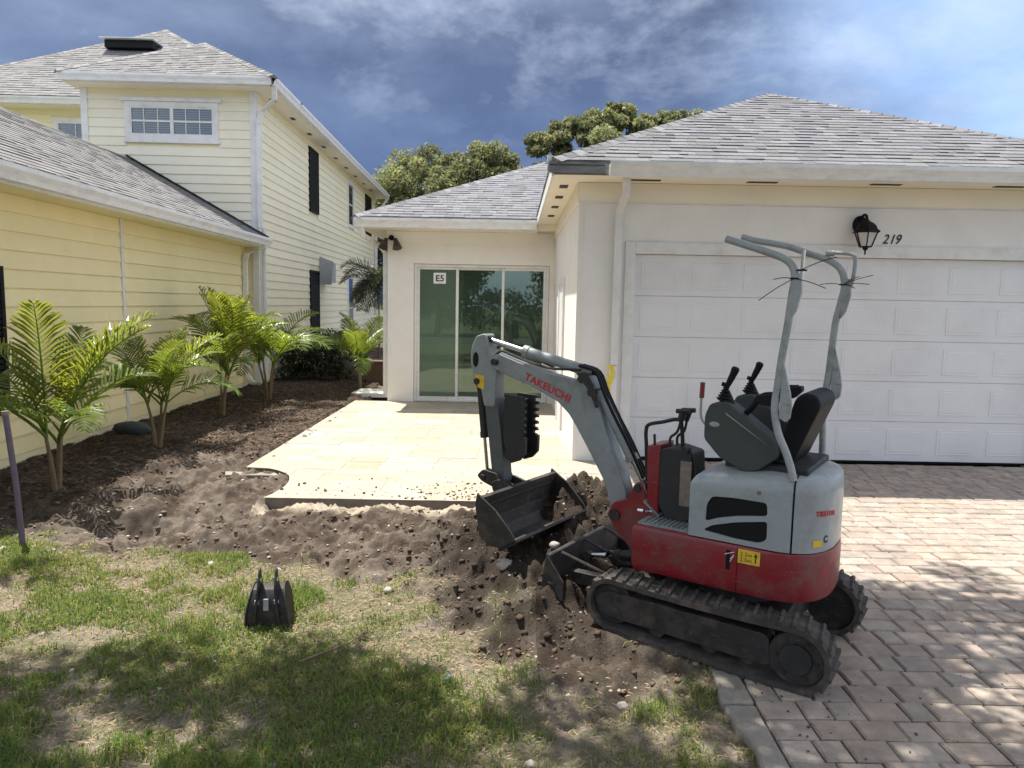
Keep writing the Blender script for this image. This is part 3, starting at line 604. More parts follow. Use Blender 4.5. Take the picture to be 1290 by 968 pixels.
    edges = [(fx0+.05, -1.03, y+.02), (-1.08, -.165, y+.065), (-.225, fx1-.05, y+.02)]
    for a, b, yy in edges:
        mb = MB(); s = .05; z0, z1 = PZ+.036, zt-.051
        mb.box((a+.001, yy, z0), (a+s, yy+.035, z1)).box((b-s, yy, z0), (b-.001, yy+.035, z1)).box((a+s, yy, z0), (b-s, yy+.035, z0+.06)).box((a+s, yy, z1-.045), (b-s, yy+.035, z1)); W(mb, 'sash_frame', 'white', sdoor, bevel=.003)
        mb = MB(); mb.box((a+s, yy+.014, z0+.06), (b-s, yy+.020, z1-.045)); W(mb, 'glass_pane', 'glass' if a < -1.5 else 'glass2', sdoor)
    mb = MB(); mb.box((-1.50, y+.0335, 2.20), (-1.27, y+.0345, 2.40)); 
    st = W(mb, 'door_sticker', 'decw', sdoor)
    o = text_obj('E5', 'sticker_lettering', M_['ink'], sdoor, .16, (-1.465-.75, y+.032-8.8, 2.245), (1, 0, 0), (0, 0, 1), .0008, bold=.004)
right_house()
def fixtures():
    # wall lantern
    y = 8.8; x, z = 4.03, 2.78
    L = empty('wall_lantern', 'black carriage lantern with tapered glass mounted on the wall above the garage door', 'lamp', (x, y, z))
    mb = MB(); mb.xz([(cos(a)*.085, sin(a)*.105+.06) for a in np.linspace(0, 2*pi, 20, endpoint=False)], -.03, -.002); build(mb, 'back_plate', M_['black'], L, bevel=.008)
    mb = MB(); mb.tube(curve([(0, -.02, .10), (0, -.09, .16), (0, -.16, .15), (0, -.19, .10)]), .016, 8); build(mb, 'bracket_arm', M_['black'], L, smooth=True)
    def ring(r, zz, n=6): return [(r*cos(a+.26), -.19+r*sin(a+.26), zz) for a in np.arange(n)*2*pi/n]
    def loft(rs):
        mb = MB(); V = []
        for r, zz in rs: V += ring(r, zz)
        n = 6; F = [(k*n+i, k*n+(i+1) % n, (k+1)*n+(i+1) % n, (k+1)*n+i) for k in range(len(rs)-1) for i in range(n)]
        return mb.add(V, F+[tuple(range(n-1, -1, -1)), tuple((len(rs)-1)*n+i for i in range(n))])
    build(loft([(.155, -.045), (.15, -.03), (.12, -.005), (.105, .03), (.075, .06), (.03, .085), (.012, .11)]), 'lamp_roof', M_['black'], L)
    build(loft([(.062, -.20), (.118, -.05)]), 'glass_shade', M_['glaze'], L)
    mb = MB()
    for p, q in zip(ring(.068, -.205), ring(.126, -.045)): mb.tube([p, q], .007, 6)
    build(mb, 'cage_bars', M_['black'], L)
    build(loft([(.07, -.212), (.07, -.20)]), 'bottom_plate', M_['black'], L)
    build(loft([(.003, -.30), (.010, -.285), (.010, -.25), (.03, -.235), (.035, -.213)]), 'finial', M_['black'], L)
    Nn = empty('house_number', 'black italic house number 219 fixed to the wall right of the lantern', 'number', (4.26, 8.8, 2.63))
    for i, ch in enumerate('219'): text_obj(ch, 'digit', M_['ink'], Nn, .155, (.05+.075*i-(.008 if i == 2 else 0), -.006, 0), (1, 0, 0), (0, 0, 1), .004, shear=.35, bold=.001, sx=.85)
    # flood lights at the wing corner
    Fl = empty('flood_light', 'twin dark bronze flood light under the wing eave at the left corner', 'lamp', (-2.27, 13.83, 2.96))
    mb = MB(); mb.cyl((0, .0, .06), (0, -.03, .06), .05); build(mb, 'mount_plate', M_['black'], Fl)
    for s in (-1, 1):
        mb = MB(); mb.tube([(0, -.03, .06), (s*.05, -.07, .04), (s*.09, -.10, 0)], .012, 8); build(mb, 'swivel_arm', M_['black'], Fl)
        mb = MB(); mb.tube([(s*.08, -.09, .04), (s*.10, -.11, -.02), (s*.13, -.16, -.14)], [.03, .05, .09], 12); build(mb, 'lamp_head', mat('bronze', (.05, .035, .028), .5), Fl, smooth=True)
    # tape on the downspout
    mb = MB()
    for a, b, c in (((1.175, 1.15), (1.13, .88), .022), ((1.13, 1.15), (1.18, 1.0), .022), ((1.14, .92), (1.12, .66), .010), ((1.13, 1.04), (1.10, .9), .014)):
        P = curve([(a[0], 8.695, a[1]), ((a[0]+b[0])/2+.03, 8.68, (a[1]+b[1])/2), (b[0], 8.69, b[1])], 4)
        for p, q in zip(P[:-1], P[1:]): mb.prism([p+Vector((-c, 0, 0)), p+Vector((c, .008, 0)), q+Vector((c, .0, 0)), q+Vector((-c, .008, 0))], (0, -.003, 0))
    tag(build(mb, 'caution_tape', M_['tape']), 'strip of yellow tape tied round the downspout left of the garage door', 'tape')
fixtures()

# ------------------------------------------------------------------ the yellow house (left)
LH = empty('yellow_house', 'yellow clapboard house with a low garage wing and a two storey block behind', 'house', (-5.5, 7.8, -.05), radians(1.5))
def boards(par, org, u, n, Lw, z0, z1, exp_, holes=(), tonec=(1, 1, 1), split=None):
    """lap siding as separate boards. org: start corner, u: direction along wall, n: outward, holes: (s0,s1,z0,z1)"""
    org, u, n = Vector(org), Vector(u), Vector(n); z = z0
    while z < z1-.02:
        zz = min(z+exp_, z1); iv = [(0, Lw)]
        for h in holes:
            if h[2] < zz-.01 and h[3] > z+.01:
                new = []
                for a, b in iv:
                    if h[1] <= a or h[0] >= b: new.append((a, b)); continue
                    if h[0]-a > .03: new.append((a, h[0]))
                    if b-h[1] > .03: new.append((h[1], b))
                iv = new
        k = random.uniform(.96, 1.04)
        for a, b in iv:
            mb = MB(); Q = lambda s, d, zc: org+u*s+n*d+Vector((0, 0, zc))
            mb.add([Q(a, 0, z), Q(b, 0, z), Q(b, .026, z), Q(a, .026, z), Q(a, 0, zz), Q(b, 0, zz), Q(b, .007, zz), Q(a, .007, zz)],
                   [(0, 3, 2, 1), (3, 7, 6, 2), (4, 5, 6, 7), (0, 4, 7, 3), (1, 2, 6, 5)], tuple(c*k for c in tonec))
            build(mb, 'siding_board', M_['yellow'], par)
        z = zz
def window(par, org, u, n, s0, s1, z0, z1, cols=0, rows=0, sashes=1, glass='winglass', blinds=True, header=False):
    org, u, n = Vector(org), Vector(u), Vector(n); Q = lambda s, d, z: org+u*s+n*d+Vector((0, 0, z))
    def bx(mb, a, b, c, d, e0, e1): mb.prism([Q(a, e0, c), Q(b, e0, c), Q(b, e0, d), Q(a, e0, d)], n*(e1-e0))
    mb = MB(); w = .10; bx(mb, s0, s0+w, z0, z1, .002, .045); bx(mb, s1-w, s1, z0, z1, .002, .045); bx(mb, s0+w, s1-w, z0, z0+w, .002, .045); bx(mb, s0+w, s1-w, z1-w, z1, .002, .045)
    fr = build(mb, 'window', M_['white'], par)
    if header: mb = MB(); bx(mb, s0-.08, s1+.08, z1+.002, z1+.07, .002, .08); bx(mb, s0-.03, s1+.03, z0-.05, z0-.002, .002, .06); build(mb, 'window_sill', M_['white'], fr)
    W_ = (s1-s0-2*w)/sashes
    for i in range(sashes):
        a = s0+w+i*W_; b = a+W_; c, d = z0+w, z1-w
        mb = MB(); bx(mb, a+.001, b-.001, c+.001, d-.001, .012, .016); build(mb, 'glass_pane', M_[glass], fr)
        if blinds:
            mb = MB(); k = c+.02
            while k < d-.02: bx(mb, a+.02, b-.02, k, k+.022, .004, .009); k += .045
            kind(build(mb, 'blind_slats', M_['shade'], fr), 'stuff')
        mb = MB(); bx(mb, a, a+.035, c, d, .017, .035); bx(mb, b-.035, b, c, d, .017, .035); bx(mb, a+.035, b-.035, c, c+.035, .017, .035); bx(mb, a+.035, b-.035, d-.035, d, .017, .035)
        if rows: bx(mb, a+.035, b-.035, (c+d)/2-.018, (c+d)/2+.018, .017, .034)
        for q in range(1, cols): m_ = a+(b-a)*q/cols; bx(mb, m_-.008, m_+.008, c+.035, d-.035, .017, .030)
        build(mb, 'sash_frame', M_['white'], fr)
    return fr
def shutter(par, org, u, n, s0, s1, z0, z1):
    org, u, n = Vector(org), Vector(u), Vector(n); Q = lambda s, d, z: org+u*s+n*d+Vector((0, 0, z)); mb = MB()
    def bx(a, b, c, d, e0, e1): mb.prism([Q(a, e0, c), Q(b, e0, c), Q(b, e0, d), Q(a, e0, d)], n*(e1-e0))
    bx(s0, s0+.06, z0, z1, .0, .06); bx(s1-.06, s1, z0, z1, .0, .06); bx(s0+.06, s1-.06, z0, z0+.06, .0, .06); bx(s0+.06, s1-.06, z1-.06, z1, .0, .06)
    k = z0+.06
    while k < z1-.1: mb.prism([Q(s0+.06, .01, k), Q(s0+.06, .05, k+.01), Q(s0+.06, .055, k+.055), Q(s0+.06, .015, k+.045)], u*(s1-s0-.12)); k += .06
    bx(s0+.06, s1-.06, z0+.06, z1-.06, .0, .006)
    return build(mb, 'louvre_shutter', M_['black'], par)
def left_house():
    Vs = 8.10; UB = .25
    def B(mb, name, ma, par=None, **k): return build(mb, name, M_[ma], par or LH, **k)
    # garage wing wall (faces +x), local u=0 plane
    mb = MB(); mb.box((-4.85, -5.0, -.1), (0, Vs+.3, 3.0)); wl = B(mb, 'wing_wall', 'yellow')
    boards(wl, (.0, -2.6, 0), (0, 1, 0), (1, 0, 0), 2.6-.08-.02+.0, .13, 2.985, .205, holes=[(2.08, 2.6, .6, 2.25)], tonec=(1.04, .99, .91))  # warm tone on the wing boards paints in bounced light from the gutter
    boards(wl, (.0, .0-.07, 0), (0, 1, 0), (1, 0, 0), 2.83, .13, 2.985, .205, tonec=(1.04, .99, .91))
    boards(wl, (.0, 2.83, 0), (0, 1, 0), (1, 0, 0), Vs-2.83-.02, .13, 2.985, .205, tonec=(1.04, .99, .91))
    mb = MB(); mb.box((.0, -3, -.1), (.018, Vs-.02, .125)); B(mb, 'skirt_board', 'yellow')
    mb = MB(); mb.box((.001, 2.735, .128), (.034, 2.80, 2.985)); B(mb, 'batten', 'white', label='white vertical batten on the wing wall')
    shutter(LH, (.03, -.52, 0), (0, 1, 0), (1, 0, 0), .0, .62, .62, 2.2)
    mb = MB(); mb.box((.0, -5, 2.99), (.44, Vs-.02, 3.008)); sf = B(mb, 'soffit', 'yellow')
    mb = MB(); mb.box((.442, -5, 2.985), (.462, Vs-.02, 3.145)); B(mb, 'fascia_board', 'white')
    mb = MB(); gutter(mb, (.464, -5, 3.175), (.464, Vs-.03, 3.175), (1, 0), .15, .11); B(mb, 'gutter', 'gutter')
    # wing roof: eave u=.5, ridge u=-2.45
    zE = 3.165; e = .553
    slope('roof', LH, (.52, -5), (.52, Vs-.012), zE, (-1, 0), e, 2.95, 0, 0, M_['shingle2'], exp_=.13, nind=0)
    slope('roof', LH, (-5.38, Vs-.012), (-5.38, -5), zE, (1, 0), e, 2.95, 0, 0, M_['shingle2'], exp_=.3)
    zr = zE+2.95*e
    mb = MB(); mb.prism([(-4.85, -5.0, 3.0), (0, -5.0, 3.0), (-2.43, -5.0, zr-.06)], (0, .1, 0)); B(mb, 'gable_wall', 'yellow')
    # black step flashing where this roof meets the tall wall
    mb = MB(); dx = 1; a = Vector((.50, Vs-.02, zE+.02)); b = Vector((-2.43, Vs-.02, zr+.02)); P = [a, b, b+Vector((0, 0, .04)), a+Vector((0, 0, .04))]
    mb.prism([a+Vector((0, -.19, 0)), b+Vector((0, -.03, 0)), b+Vector((0, .0, .03)), a+Vector((0, -.0, .03))], (0, 0, .012)); mb.prism(P, (0, -.012, 0)); B(mb, 'roof_flashing', 'black')
    # ---- two storey block
    zt = 6.20; Ve = 23.5; UL = -3.28
    mb = MB(); mb.box((UL, Vs, -.1), (UB, Ve, zt)); blk = B(mb, 'block_wall', 'yellow')
    fz0 = 3.0
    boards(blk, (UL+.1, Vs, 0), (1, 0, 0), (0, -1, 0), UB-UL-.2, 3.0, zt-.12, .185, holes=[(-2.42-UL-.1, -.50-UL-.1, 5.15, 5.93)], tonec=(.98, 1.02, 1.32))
    holes = [(4.3, 5.3, 4.3, 6.0), (9.6, 10.65, 4.4, 6.0), (13.0, 14.3, 4.5, 6.0), (4.27, 5.27, .1, 2.72), (9.5, 10.55, .5, 2.8)]
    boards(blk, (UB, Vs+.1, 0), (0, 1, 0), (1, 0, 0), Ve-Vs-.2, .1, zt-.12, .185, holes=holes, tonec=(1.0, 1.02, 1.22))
    for (u0, u1, v0, v1) in ((UB-.10, UB+.035, Vs-.035, Vs-.001), (UB+.001, UB+.036, Vs-.0, Vs+.10), (UL-.035, UL+.10, Vs-.035, Vs-.001), (UL-.035, UL-.001, Vs, Vs+.1), (UB+.001, UB+.036, Ve-.1, Ve)):
        mb = MB(); mb.box((u0, v0, .1), (u1, v1, zt-.02)); B(mb, 'corner_board', 'white')
    fo = (0, Vs, 0)
    window(LH, fo, (1, 0, 0), (0, -1, 0), -2.42, -.50, 5.15, 5.93, cols=3, rows=1, sashes=2, header=True)
    so = (UB, Vs+.1, 0); u, n = (0, 1, 0), (1, 0, 0)
    shutter(LH, so, u, n, 4.3, 5.3, 4.3, 6.0); shutter(LH, so, u, n, 13.0, 14.3, 4.5, 6.0); shutter(LH, so, u, n, 4.27, 5.27, .1, 2.72)
    window(LH, so, u, n, 9.6, 10.65, 4.4, 6.0, rows=1); window(LH, so, u, n, 9.5, 10.55, .5, 2.8, rows=1)
    # propped shutter panel
    mb = MB(); mb.prism([(UB+.03, Vs+5.5, 3.15), (UB+.42, Vs+5.5, 3.0), (UB+.36, Vs+5.5, 2.35), (UB+.03, Vs+5.5, 2.35)], (0, .05, 0))
    mb.box((UB+.03, Vs+5.56, 2.42), (UB+.34, Vs+6.2, 2.98)); B(mb, 'meter_box', 'panel')
    # eaves
    mb = MB(); mb.box((UL-.14, Vs-.42, zt-.018), (UB+.44, Vs-.001, zt)); mb.box((UB+.001, Vs, zt-.018), (UB+.44, Ve+.4, zt)); mb.box((UL-.14, Vs, zt-.018), (UL-.001, 9.6, zt)); sf = B(mb, 'soffit', 'soffit')
    for i in range(9): mb = MB(); mb.box((UB+.14, Vs+.5+1.6*i, zt-.024), (UB+.24, Vs+.75+1.6*i, zt-.0185)); B(mb, 'soffit_vent', 'steel', sf)
    mb = MB(); mb.box((UL-.16, Vs-.44, zt-.02), (UB+.46, Vs-.421, zt+.13)); mb.box((UB+.442, Vs-.42, zt-.02), (UB+.46, Ve+.4, zt+.13)); mb.box((UL-.16, Vs-.42, zt-.02), (UL-.141, 9.6, zt+.13)); B(mb, 'fascia_board', 'white')
    mb = MB(); gutter(mb, (UL-.20, Vs-.445, zt+.15), (UB+.5, Vs-.445, zt+.15), (0, -1), .15, .12); gutter(mb, (UB+.463, Vs-.5, zt+.15), (UB+.463, Ve+.4, zt+.15), (1, 0), .15, .12); B(mb, 'gutter', 'gutter')
    mb = MB(); downspout(mb, [(UB+.52, Vs-.40, zt), (UB+.50, Vs-.30, zt-.22), (UB+.16, Vs-.02, zt-.42), (UB+.10, Vs-.08, zt-.6), (UB+.10, Vs-.08, 3.4)], .09, .07)
    mb.cyl((UB+.10, Vs+.12, 3.4), (UB+.10, Vs+.12, .2), .045, 10); B(mb, 'downspout', 'white')
    mb = MB(); downspout(mb, [(.50, Vs-.30, 3.03), (.48, Vs-.30, 2.95), (.12, Vs-.30, 2.84), (.08, Vs-.30, 2.7), (.08, Vs-.30, .3), (.2, Vs-.32, .15)], .10, .07); B(mb, 'downspout', 'gutter', bevel=.01)
    mb = MB(); downspout(mb, [(UB+.52, Ve+.3, zt), (UB+.3, Ve+.1, zt-.4), (UB+.1, Ve-.1, zt-.5), (UB+.1, Ve-.1, .2)], .09, .07); B(mb, 'downspout', 'white')
    # bump roof (hip), eave outer rectangle
    e = .60; zr0 = zt+.15; u0, u1, v0 = UL-.22, UB+.56, Vs-.56; r = (u1-u0)/2
    slope('roof', LH, (u0, v0), (u1, v0), zr0, (0, 1), e, r, 1, 1, M_['shingle2'], exp_=.14)
    slope('roof', LH, (u1, v0), (u1, Ve+.5), zr0, (-1, 0), e, r, 1, 0, M_['shingle2'], exp_=.3)
    slope('roof', LH, (u0, 14), (u0, v0), zr0, (1, 0), e, r, 0, 1, M_['shingle2'], exp_=.3)
    ap = (u0+r, v0+r, zr0+r*e); hipcaps(LH, (u0, v0, zr0+.01), ap, M_['shingle2']); hipcaps(LH, (u1, v0, zr0+.01), ap, M_['shingle2'])
    # main roof and recessed wall
    vm = 10.0
    mb = MB(); mb.box((-8.1, vm, -.1), (UL-.04, Ve, zt)); B(mb, 'block_wall', 'yellow')
    boards(blk, (-8.1, vm, 0), (1, 0, 0), (0, -1, 0), 8.1+UL-.05, 4.4, zt-.12, .185, holes=[(3.1, 4.15, 4.9, 6.0)])
    window(LH, (-8.1, vm, 0), (1, 0, 0), (0, -1, 0), 3.1, 4.15, 4.9, 6.0, cols=2, rows=1)
    mb = MB(); mb.box((-8.5, vm-.4, zt-.018), (UL-.15, vm-.001, zt)); B(mb, 'soffit', 'soffit')
    mb = MB(); mb.box((-8.5, vm-.42, zt-.02), (UL-.17, vm-.401, zt+.13)); gutter(mb, (-8.5, vm-.421, zt+.15), (UL-.17, vm-.421, zt+.15), (0, -1), .15, .12); B(mb, 'gutter', 'gutter')
    e0 = (-8.45, vm-.55); e1 = (UB+.56, vm-.55); wd = e1[0]-e0[0]; r2 = wd/2; hE = 3.28/4.6
    # front slope: apex at (-4.75, +3.9)
    apx = Vector((-4.02, vm-.55+4.55, zr0+3.02))
    V = [Vector((*e0, zr0)), Vector((*e1, zr0)), apx]
    L1 = apx.x-e0[0]; L2 = e1[0]-apx.x
    slope('roof', LH, e0, e1, zr0, (0, 1), 3.02/4.55, 4.55, L1/4.55, L2/4.55, M_['shingle2'], exp_=.155)
    slope('roof', LH, (e1[0]-.003, e1[1]), (e1[0]-.003, Ve+.5), zr0, (-1, 0), 3.02/L2, L2, 4.55/L2, 0, M_['shingle2'], exp_=.3)
    slope('roof', LH, (e0[0], Ve), e0, zr0, (1, 0), 3.02/L1, L1, 0, 4.55/L1, M_['shingle2'], exp_=.3)
    hipcaps(LH, V[0], apx, M_['shingle2']); hipcaps(LH, V[1], apx, M_['shingle2'])
    # roof vent box
    c = Vector((-4.24, vm-.55+2.95, zr0+2.95*3.02/4.55+.04))
    mb = MB(); mb.box(c+Vector((-.62, -.22, -.06)), c+Vector((.62, .5, .14))); rv = B(mb, 'roof_vent', 'black', bevel=.02)
    mb = MB(); mb.box(c+Vector((-.70, -.34, .145)), c+Vector((.68, .5, .165))); B(mb, 'vent_cap', 'gutter', rv)
left_house()

# ------------------------------------------------------------------ leafy things
def leaves(name, C, ma, n, size, parent=None, tone=None, shape=.5, flat=0.0, stuff=True):
    """C: (k,4) clumps x,y,z,r; n leaves spread through them"""
    C = np.asarray(C, float); wgt = C[:, 3]**2; idx = rng.choice(len(C), n, p=wgt/wgt.sum()); c = C[idx]
    d = rng.normal(size=(n, 3)); d /= np.linalg.norm(d, axis=1)[:, None]; P = c[:, :3]+d*(c[:, 3]*rng.random(n)**.45)[:, None]*np.array([1, 1, .75])
    a = rng.normal(size=(n, 3)); a /= np.linalg.norm(a, axis=1)[:, None]; b = np.cross(a, rng.normal(size=(n, 3))); b /= np.linalg.norm(b, axis=1)[:, None]
    s = size*(.6+.8*rng.random(n)); a = a*s[:, None]; b = b*(s*shape)[:, None]
    V = np.stack([P-a, P-b*.9+a*.1, P+a, P+b*.9+a*.1], 1).reshape(-1, 3); F = np.arange(4*n).reshape(-1, 4)
    ct = (.6+.8*rng.random(len(C)))[idx]; T = (ct*(.7+.6*rng.random(n)))[:, None]*(np.array([[1, 1, 1]])+np.c_[.35*(rng.random(n)-.4), 0*s, 0*s]) 
    return arr(name, V, F, ma, parent, T)
def clumps(c, R, k, r, sq=.8, shell=.55):
    d = rng.normal(size=(k, 3)); d /= np.linalg.norm(d, axis=1)[:, None]; rad = shell+(1-shell)*rng.random(k)
    return np.c_[np.array(c)+d*rad[:, None]*np.array([R, R, R*sq]), r*(.6+.8*rng.random(k))]
def tree(name, label, base, top, R, k, r, n, size, ma, cat='tree', group=None, sq=.8, extra=None):
    T = empty(name, label, cat, base, 0, group); b = Vector((0, 0, 0)); t = Vector(top)-Vector(base)
    mb = MB(); mb.tube(curve([b, b+Vector((.1, .05, t.z*.3)), t*.6], 4), [.22*R/3*(1-.05*i) for i in range(9)], 8)
    C = clumps(t, R, k, r, sq)
    if extra is not None: C = np.r_[C, extra]
    for c in C[::max(1, len(C)//14)]:
        e_ = Vector(c[:3]); mb.tube(curve([t*.5, (t*.6+e_)/2+Vector((0, 0, .2)), e_], 3), [.09*R/3, .08*R/3, .06*R/3, .05*R/3, .03*R/3, .025, .015], 5)
    build(mb, 'trunk', M_['bark'], T, smooth=True); leaves('crown', C, M_[ma], n, size, T); return T
tree('oak_tree', 'broad olive green tree behind the gap between the two houses', (-4.6, 36, -.1), (-3.9, 36, 6.3), 3.2, 85, .75, 46000, .10, 'oak', group='trees behind the houses')
tree('oak_tree', 'darker green tree beside the far corner of the yellow house', (-6.6, 40, -.1), (-6.9, 40, 5.8), 2.8, 50, .9, 16000, .10, 'hedge', group='trees behind the houses')
ex = [(x-4.9+rng.normal()*.12, rng.normal()*.5, float(np.interp(x, [.6, 1.4, 2.4, 3.4, 4.1, 4.6, 5.1, 6.2, 7.2, 8], [8.3, 9.0, 9.45, 9.6, 10.1, 9.8, 9.5, 9.7, 9.6, 9.0]))-1.1*rng.random()**1.5+.15*sin(x*9), .24+.2*rng.random()) for x in np.linspace(.7, 7.9, 120)]
tree('oak_tree', 'wispy topped tree rising behind the garage roof', (5.0, 31, -.1), (4.3, 31, 6.7), 3.3, 60, .55, 70000, .085, 'oak', group='trees behind the houses', sq=.62, extra=np.array(ex))
tree('oak_tree', 'low olive tree hidden mostly by the wing roof', (-1.5, 33, -.1), (-1.4, 33, 6.9), 2.2, 50, .6, 22000, .10, 'oak', group='trees behind the houses')
# the shade tree: crown overhead, its dappled shade on lawn and driveway; the trunk stands behind the camera
def shade_tree():
    T = empty('shade_tree', 'large oak overhanging the driveway and casting dappled shade on the lawn', 'tree', (2.6, -3.2, -.15))
    C = []
    def add(n, x0, x1, y0, y1f, z0=5.2, z1=7.6, r=.42):
        for _ in range(n):
            x = random.uniform(x0, x1); y = random.uniform(y0, y1f(x)); z = random.uniform(z0, z1); C.append((x-.28*z-2.6, y+.27*z+3.2, z+.15, r*random.uniform(.6, 1.2)))
    add(260, 1.25, 7.5, -2.5, lambda x: 4.85)
    add(44, .75, 2.3, 3.2, lambda x: 4.7)
    add(230, -5, -.1, -.5, lambda x: 3.78+.15*sin(x*3))
    add(40, -.1, 1.3, -2.0, lambda x: 2.9)
    add(12, -.2, 1.1, 2.9, lambda x: 3.7, r=.22); add(8, 2.2, 6, 4.4, lambda x: 5.2, r=.28); add(5, -4.0, -2.6, 4.0, lambda x: 6.0, r=.22)
    mb = MB(); mb.tube(curve([(0, 0, 0), (-.1, .2, 1.8), (-.4, .9, 3.4)], 4), [.34, .32, .31, .29, .28, .26, .24, .22, .2], 10)
    for c in C[::40]:
        e_ = Vector(c[:3]); mb.tube(curve([(-.4, .9, 3.3), (Vector((-.4, .9, 3.4))+e_)/2+Vector((0, 0, .5)), e_], 4), [.12, .11, .10, .08, .06, .05, .035, .025, .015], 5)
    build(mb, 'trunk', M_['bark'], T, smooth=True); leaves('crown', np.array(C), M_['oak'], 120000, .055, T)
shade_tree()
# street side planting behind the camera, what the glass door mirrors
hd = [(x, random.uniform(-.5, .5), random.uniform(.3, 2.6), .9) for x in np.linspace(-24, 24, 110)]
HB = empty('street_hedge', 'tall clipped hedge across the road behind the viewer', 'hedge', (0, -15.5, -.12)); kind(leaves('foliage', hd, M_['hedge'], 30000, .11, HB), 'stuff')
tree('street_tree', 'rounded dark street tree across the road behind the viewer', (-4.5, -16, -.2), (-4.5, -16, 4.2), 3.0, 45, 1.1, 9000, .16, 'hedge', group='street trees')
tree('street_tree', 'rounded dark street tree further along the road behind the viewer', (4.5, -19, -.2), (4.5, -19, 4.4), 3.3, 45, 1.1, 9000, .16, 'hedge', group='street trees')
tree('street_tree', 'wide dark street tree at the end of the road behind the viewer', (-12, -18, -.2), (-12, -18, 4.4), 3.5, 45, 1.2, 9000, .16, 'hedge', group='street trees')

mb = MB(); mb.xy([(-3.16, 8.02), (-2.6, 8.0), (-2.45, 7.82), (-2.62, 7.88), (-3.1, 7.86)], -.16, -.05); tag(build(mb, 'footing', M_['conc'], bevel=.01), 'sliver of pale concrete footing at the outer tip of the curved patio corner', 'slab')
# palms ---------------------------------------------------------------------------
def frond_mesh(name, L, a0, droop, nl=27, ll=.34, vee=.5, ma='frond', seed=0, gold=1.0):
    r = random.Random(seed); P = [Vector((0, 0, 0))]; a = a0; n = 14
    for i in range(n): P.append(P[-1]+Vector((cos(a), 0, sin(a)))*L/n); a -= droop/n*(.5+1.2*i/n)
    mb = MB(); mb.tube(P, [.011*(1-.75*i/n) for i in range(n+1)], 5, tone=(1.1, 1.2, .6))
    for i in range(nl):
        f = .20+.80*(i+.5)/nl; k = f*n; j = min(int(k), n-1); q = P[j].lerp(P[j+1], k-j); T = (P[j+1]-P[j]).normalized(); up = T.cross(Vector((0, 1, 0))); up = -up if up.z < 0 else up
        ln = ll*(sin(pi*min(1, .18+.80*f))**.7)*r.uniform(.88, 1.08)*(1 if f < .93 else .8)
        for s in (-1, 1):
            fw = .55+.55*f+r.uniform(-.08, .08); d = (T*fw+Vector((0, s, 0))+up*vee*r.uniform(.5, 1.2)).normalized()
            w0 = .0105*r.uniform(.85, 1.15); sd = d.cross(up).normalized(); dn = Vector((0, 0, -1))
            p1 = q+d*ln*.45; p2 = q+d*ln*.8+dn*ln*.10; p3 = q+d*ln*.98+dn*ln*.26*r.uniform(.6, 1.6)
            t = r.uniform(.7, 1.3)*(1 if r.random() > .06 else 1.5); tn = (t*gold*r.uniform(.95, 1.15), t, t*.9)
            fold = up*.006
            mb.add([q-sd*w0*.5, q+sd*w0*.5, p1+sd*w0-fold, p1+fold, p1-sd*w0-fold, p2+sd*w0*.7, p2-sd*w0*.7, p3], [(0, 3, 4), (0, 1, 2, 3), (3, 2, 5), (3, 5, 6), (3, 6, 4)], tn)
            br = (1.5, .8, .5) if r.random() < .22 else tn; mb.f.append(tuple(len(mb.v)-8+k_ for k_ in (5, 7, 6))); mb.t.append(br)
    me = bpy.data.meshes.new(name); me.from_pydata([tuple(v) for v in mb.v], [], mb.f); settone(me, mb.t); me.materials.append(M_[ma]); return me
FR = [frond_mesh('frond', 1.0, a, d, seed=i*3+q, gold=g, vee=v, ll=.34-.05*q, nl=24-3*q) for q in (0, 1) for i, (a, d, g, v) in enumerate([(1.38, .9, 1.1, .7), (1.22, 1.3, 1.0, .6), (1.02, 1.6, .95, .45), (.80, 1.9, .85, .35), (1.47, .6, 1.2, .8), (1.12, 1.1, 1.05, .4)])]
DF = [frond_mesh('frond', 1.3, a, d, nl=26, ll=.5, ma='dfrond', seed=20+i) for i, (a, d) in enumerate([(1.1, 2.0), (.7, 2.4), (.2, 2.2)])]
GND = lambda x, y: float(height(np.array([x]), np.array([y]))[0])
def palm(label, x, y, hc, L, nf, seed, stems=3, spread=.16, meshes=FR, sc_hi=1.0, name='palm', group='young palms in the mulch bed', arms=None):
    hc *= .95; L *= 1.15; nf = int(nf*.85)
    r = random.Random(seed); z0 = GND(x, y)-.02; T = empty(name, label, 'palm', (x, y, z0), 0, group)
    tips = []
    for i in range(stems):
        a = r.random()*6.28+i*2*pi/stems; h = hc*r.uniform(.75, 1.0); tp = Vector((cos(a)*spread, sin(a)*spread, h)); tips.append(tp); b = tp*.18; b.z = 0
        mb = MB(); mb.tube(curve([b, (b+tp)/2+Vector((cos(a)*-.02, 0, 0)), tp], 4), [.032, .029, .026, .023, .021, .019, .017, .016, .014], 8); build(mb, 'stem', M_['stem'], T, smooth=True)
    for i in range(nf):
        me = meshes[min(int(abs(r.gauss(0, .38))*len(meshes)) if False else r.randrange(len(meshes)), len(meshes)-1)]; tp = tips[i % stems]
        o = bpy.data.objects.new('frond', me); COL.objects.link(o); o.parent = T; o.location = tp*r.uniform(.86, 1.0)
        az = arms[i % len(arms)]+r.uniform(-.3, .3) if arms and r.random() < .7 else i*2.4+r.uniform(-.4, .4)
        s = L*r.uniform(.75, 1.15); o.rotation_euler = (r.uniform(-.35, .35), r.uniform(-.12, .18), az); o.scale = (s, s, s)
    return T
palm('nearest young palm at the left edge of the picture beside the purple stake', -4.36, 6.95, .70, 1.2, 15, 3, stems=3, spread=.10)
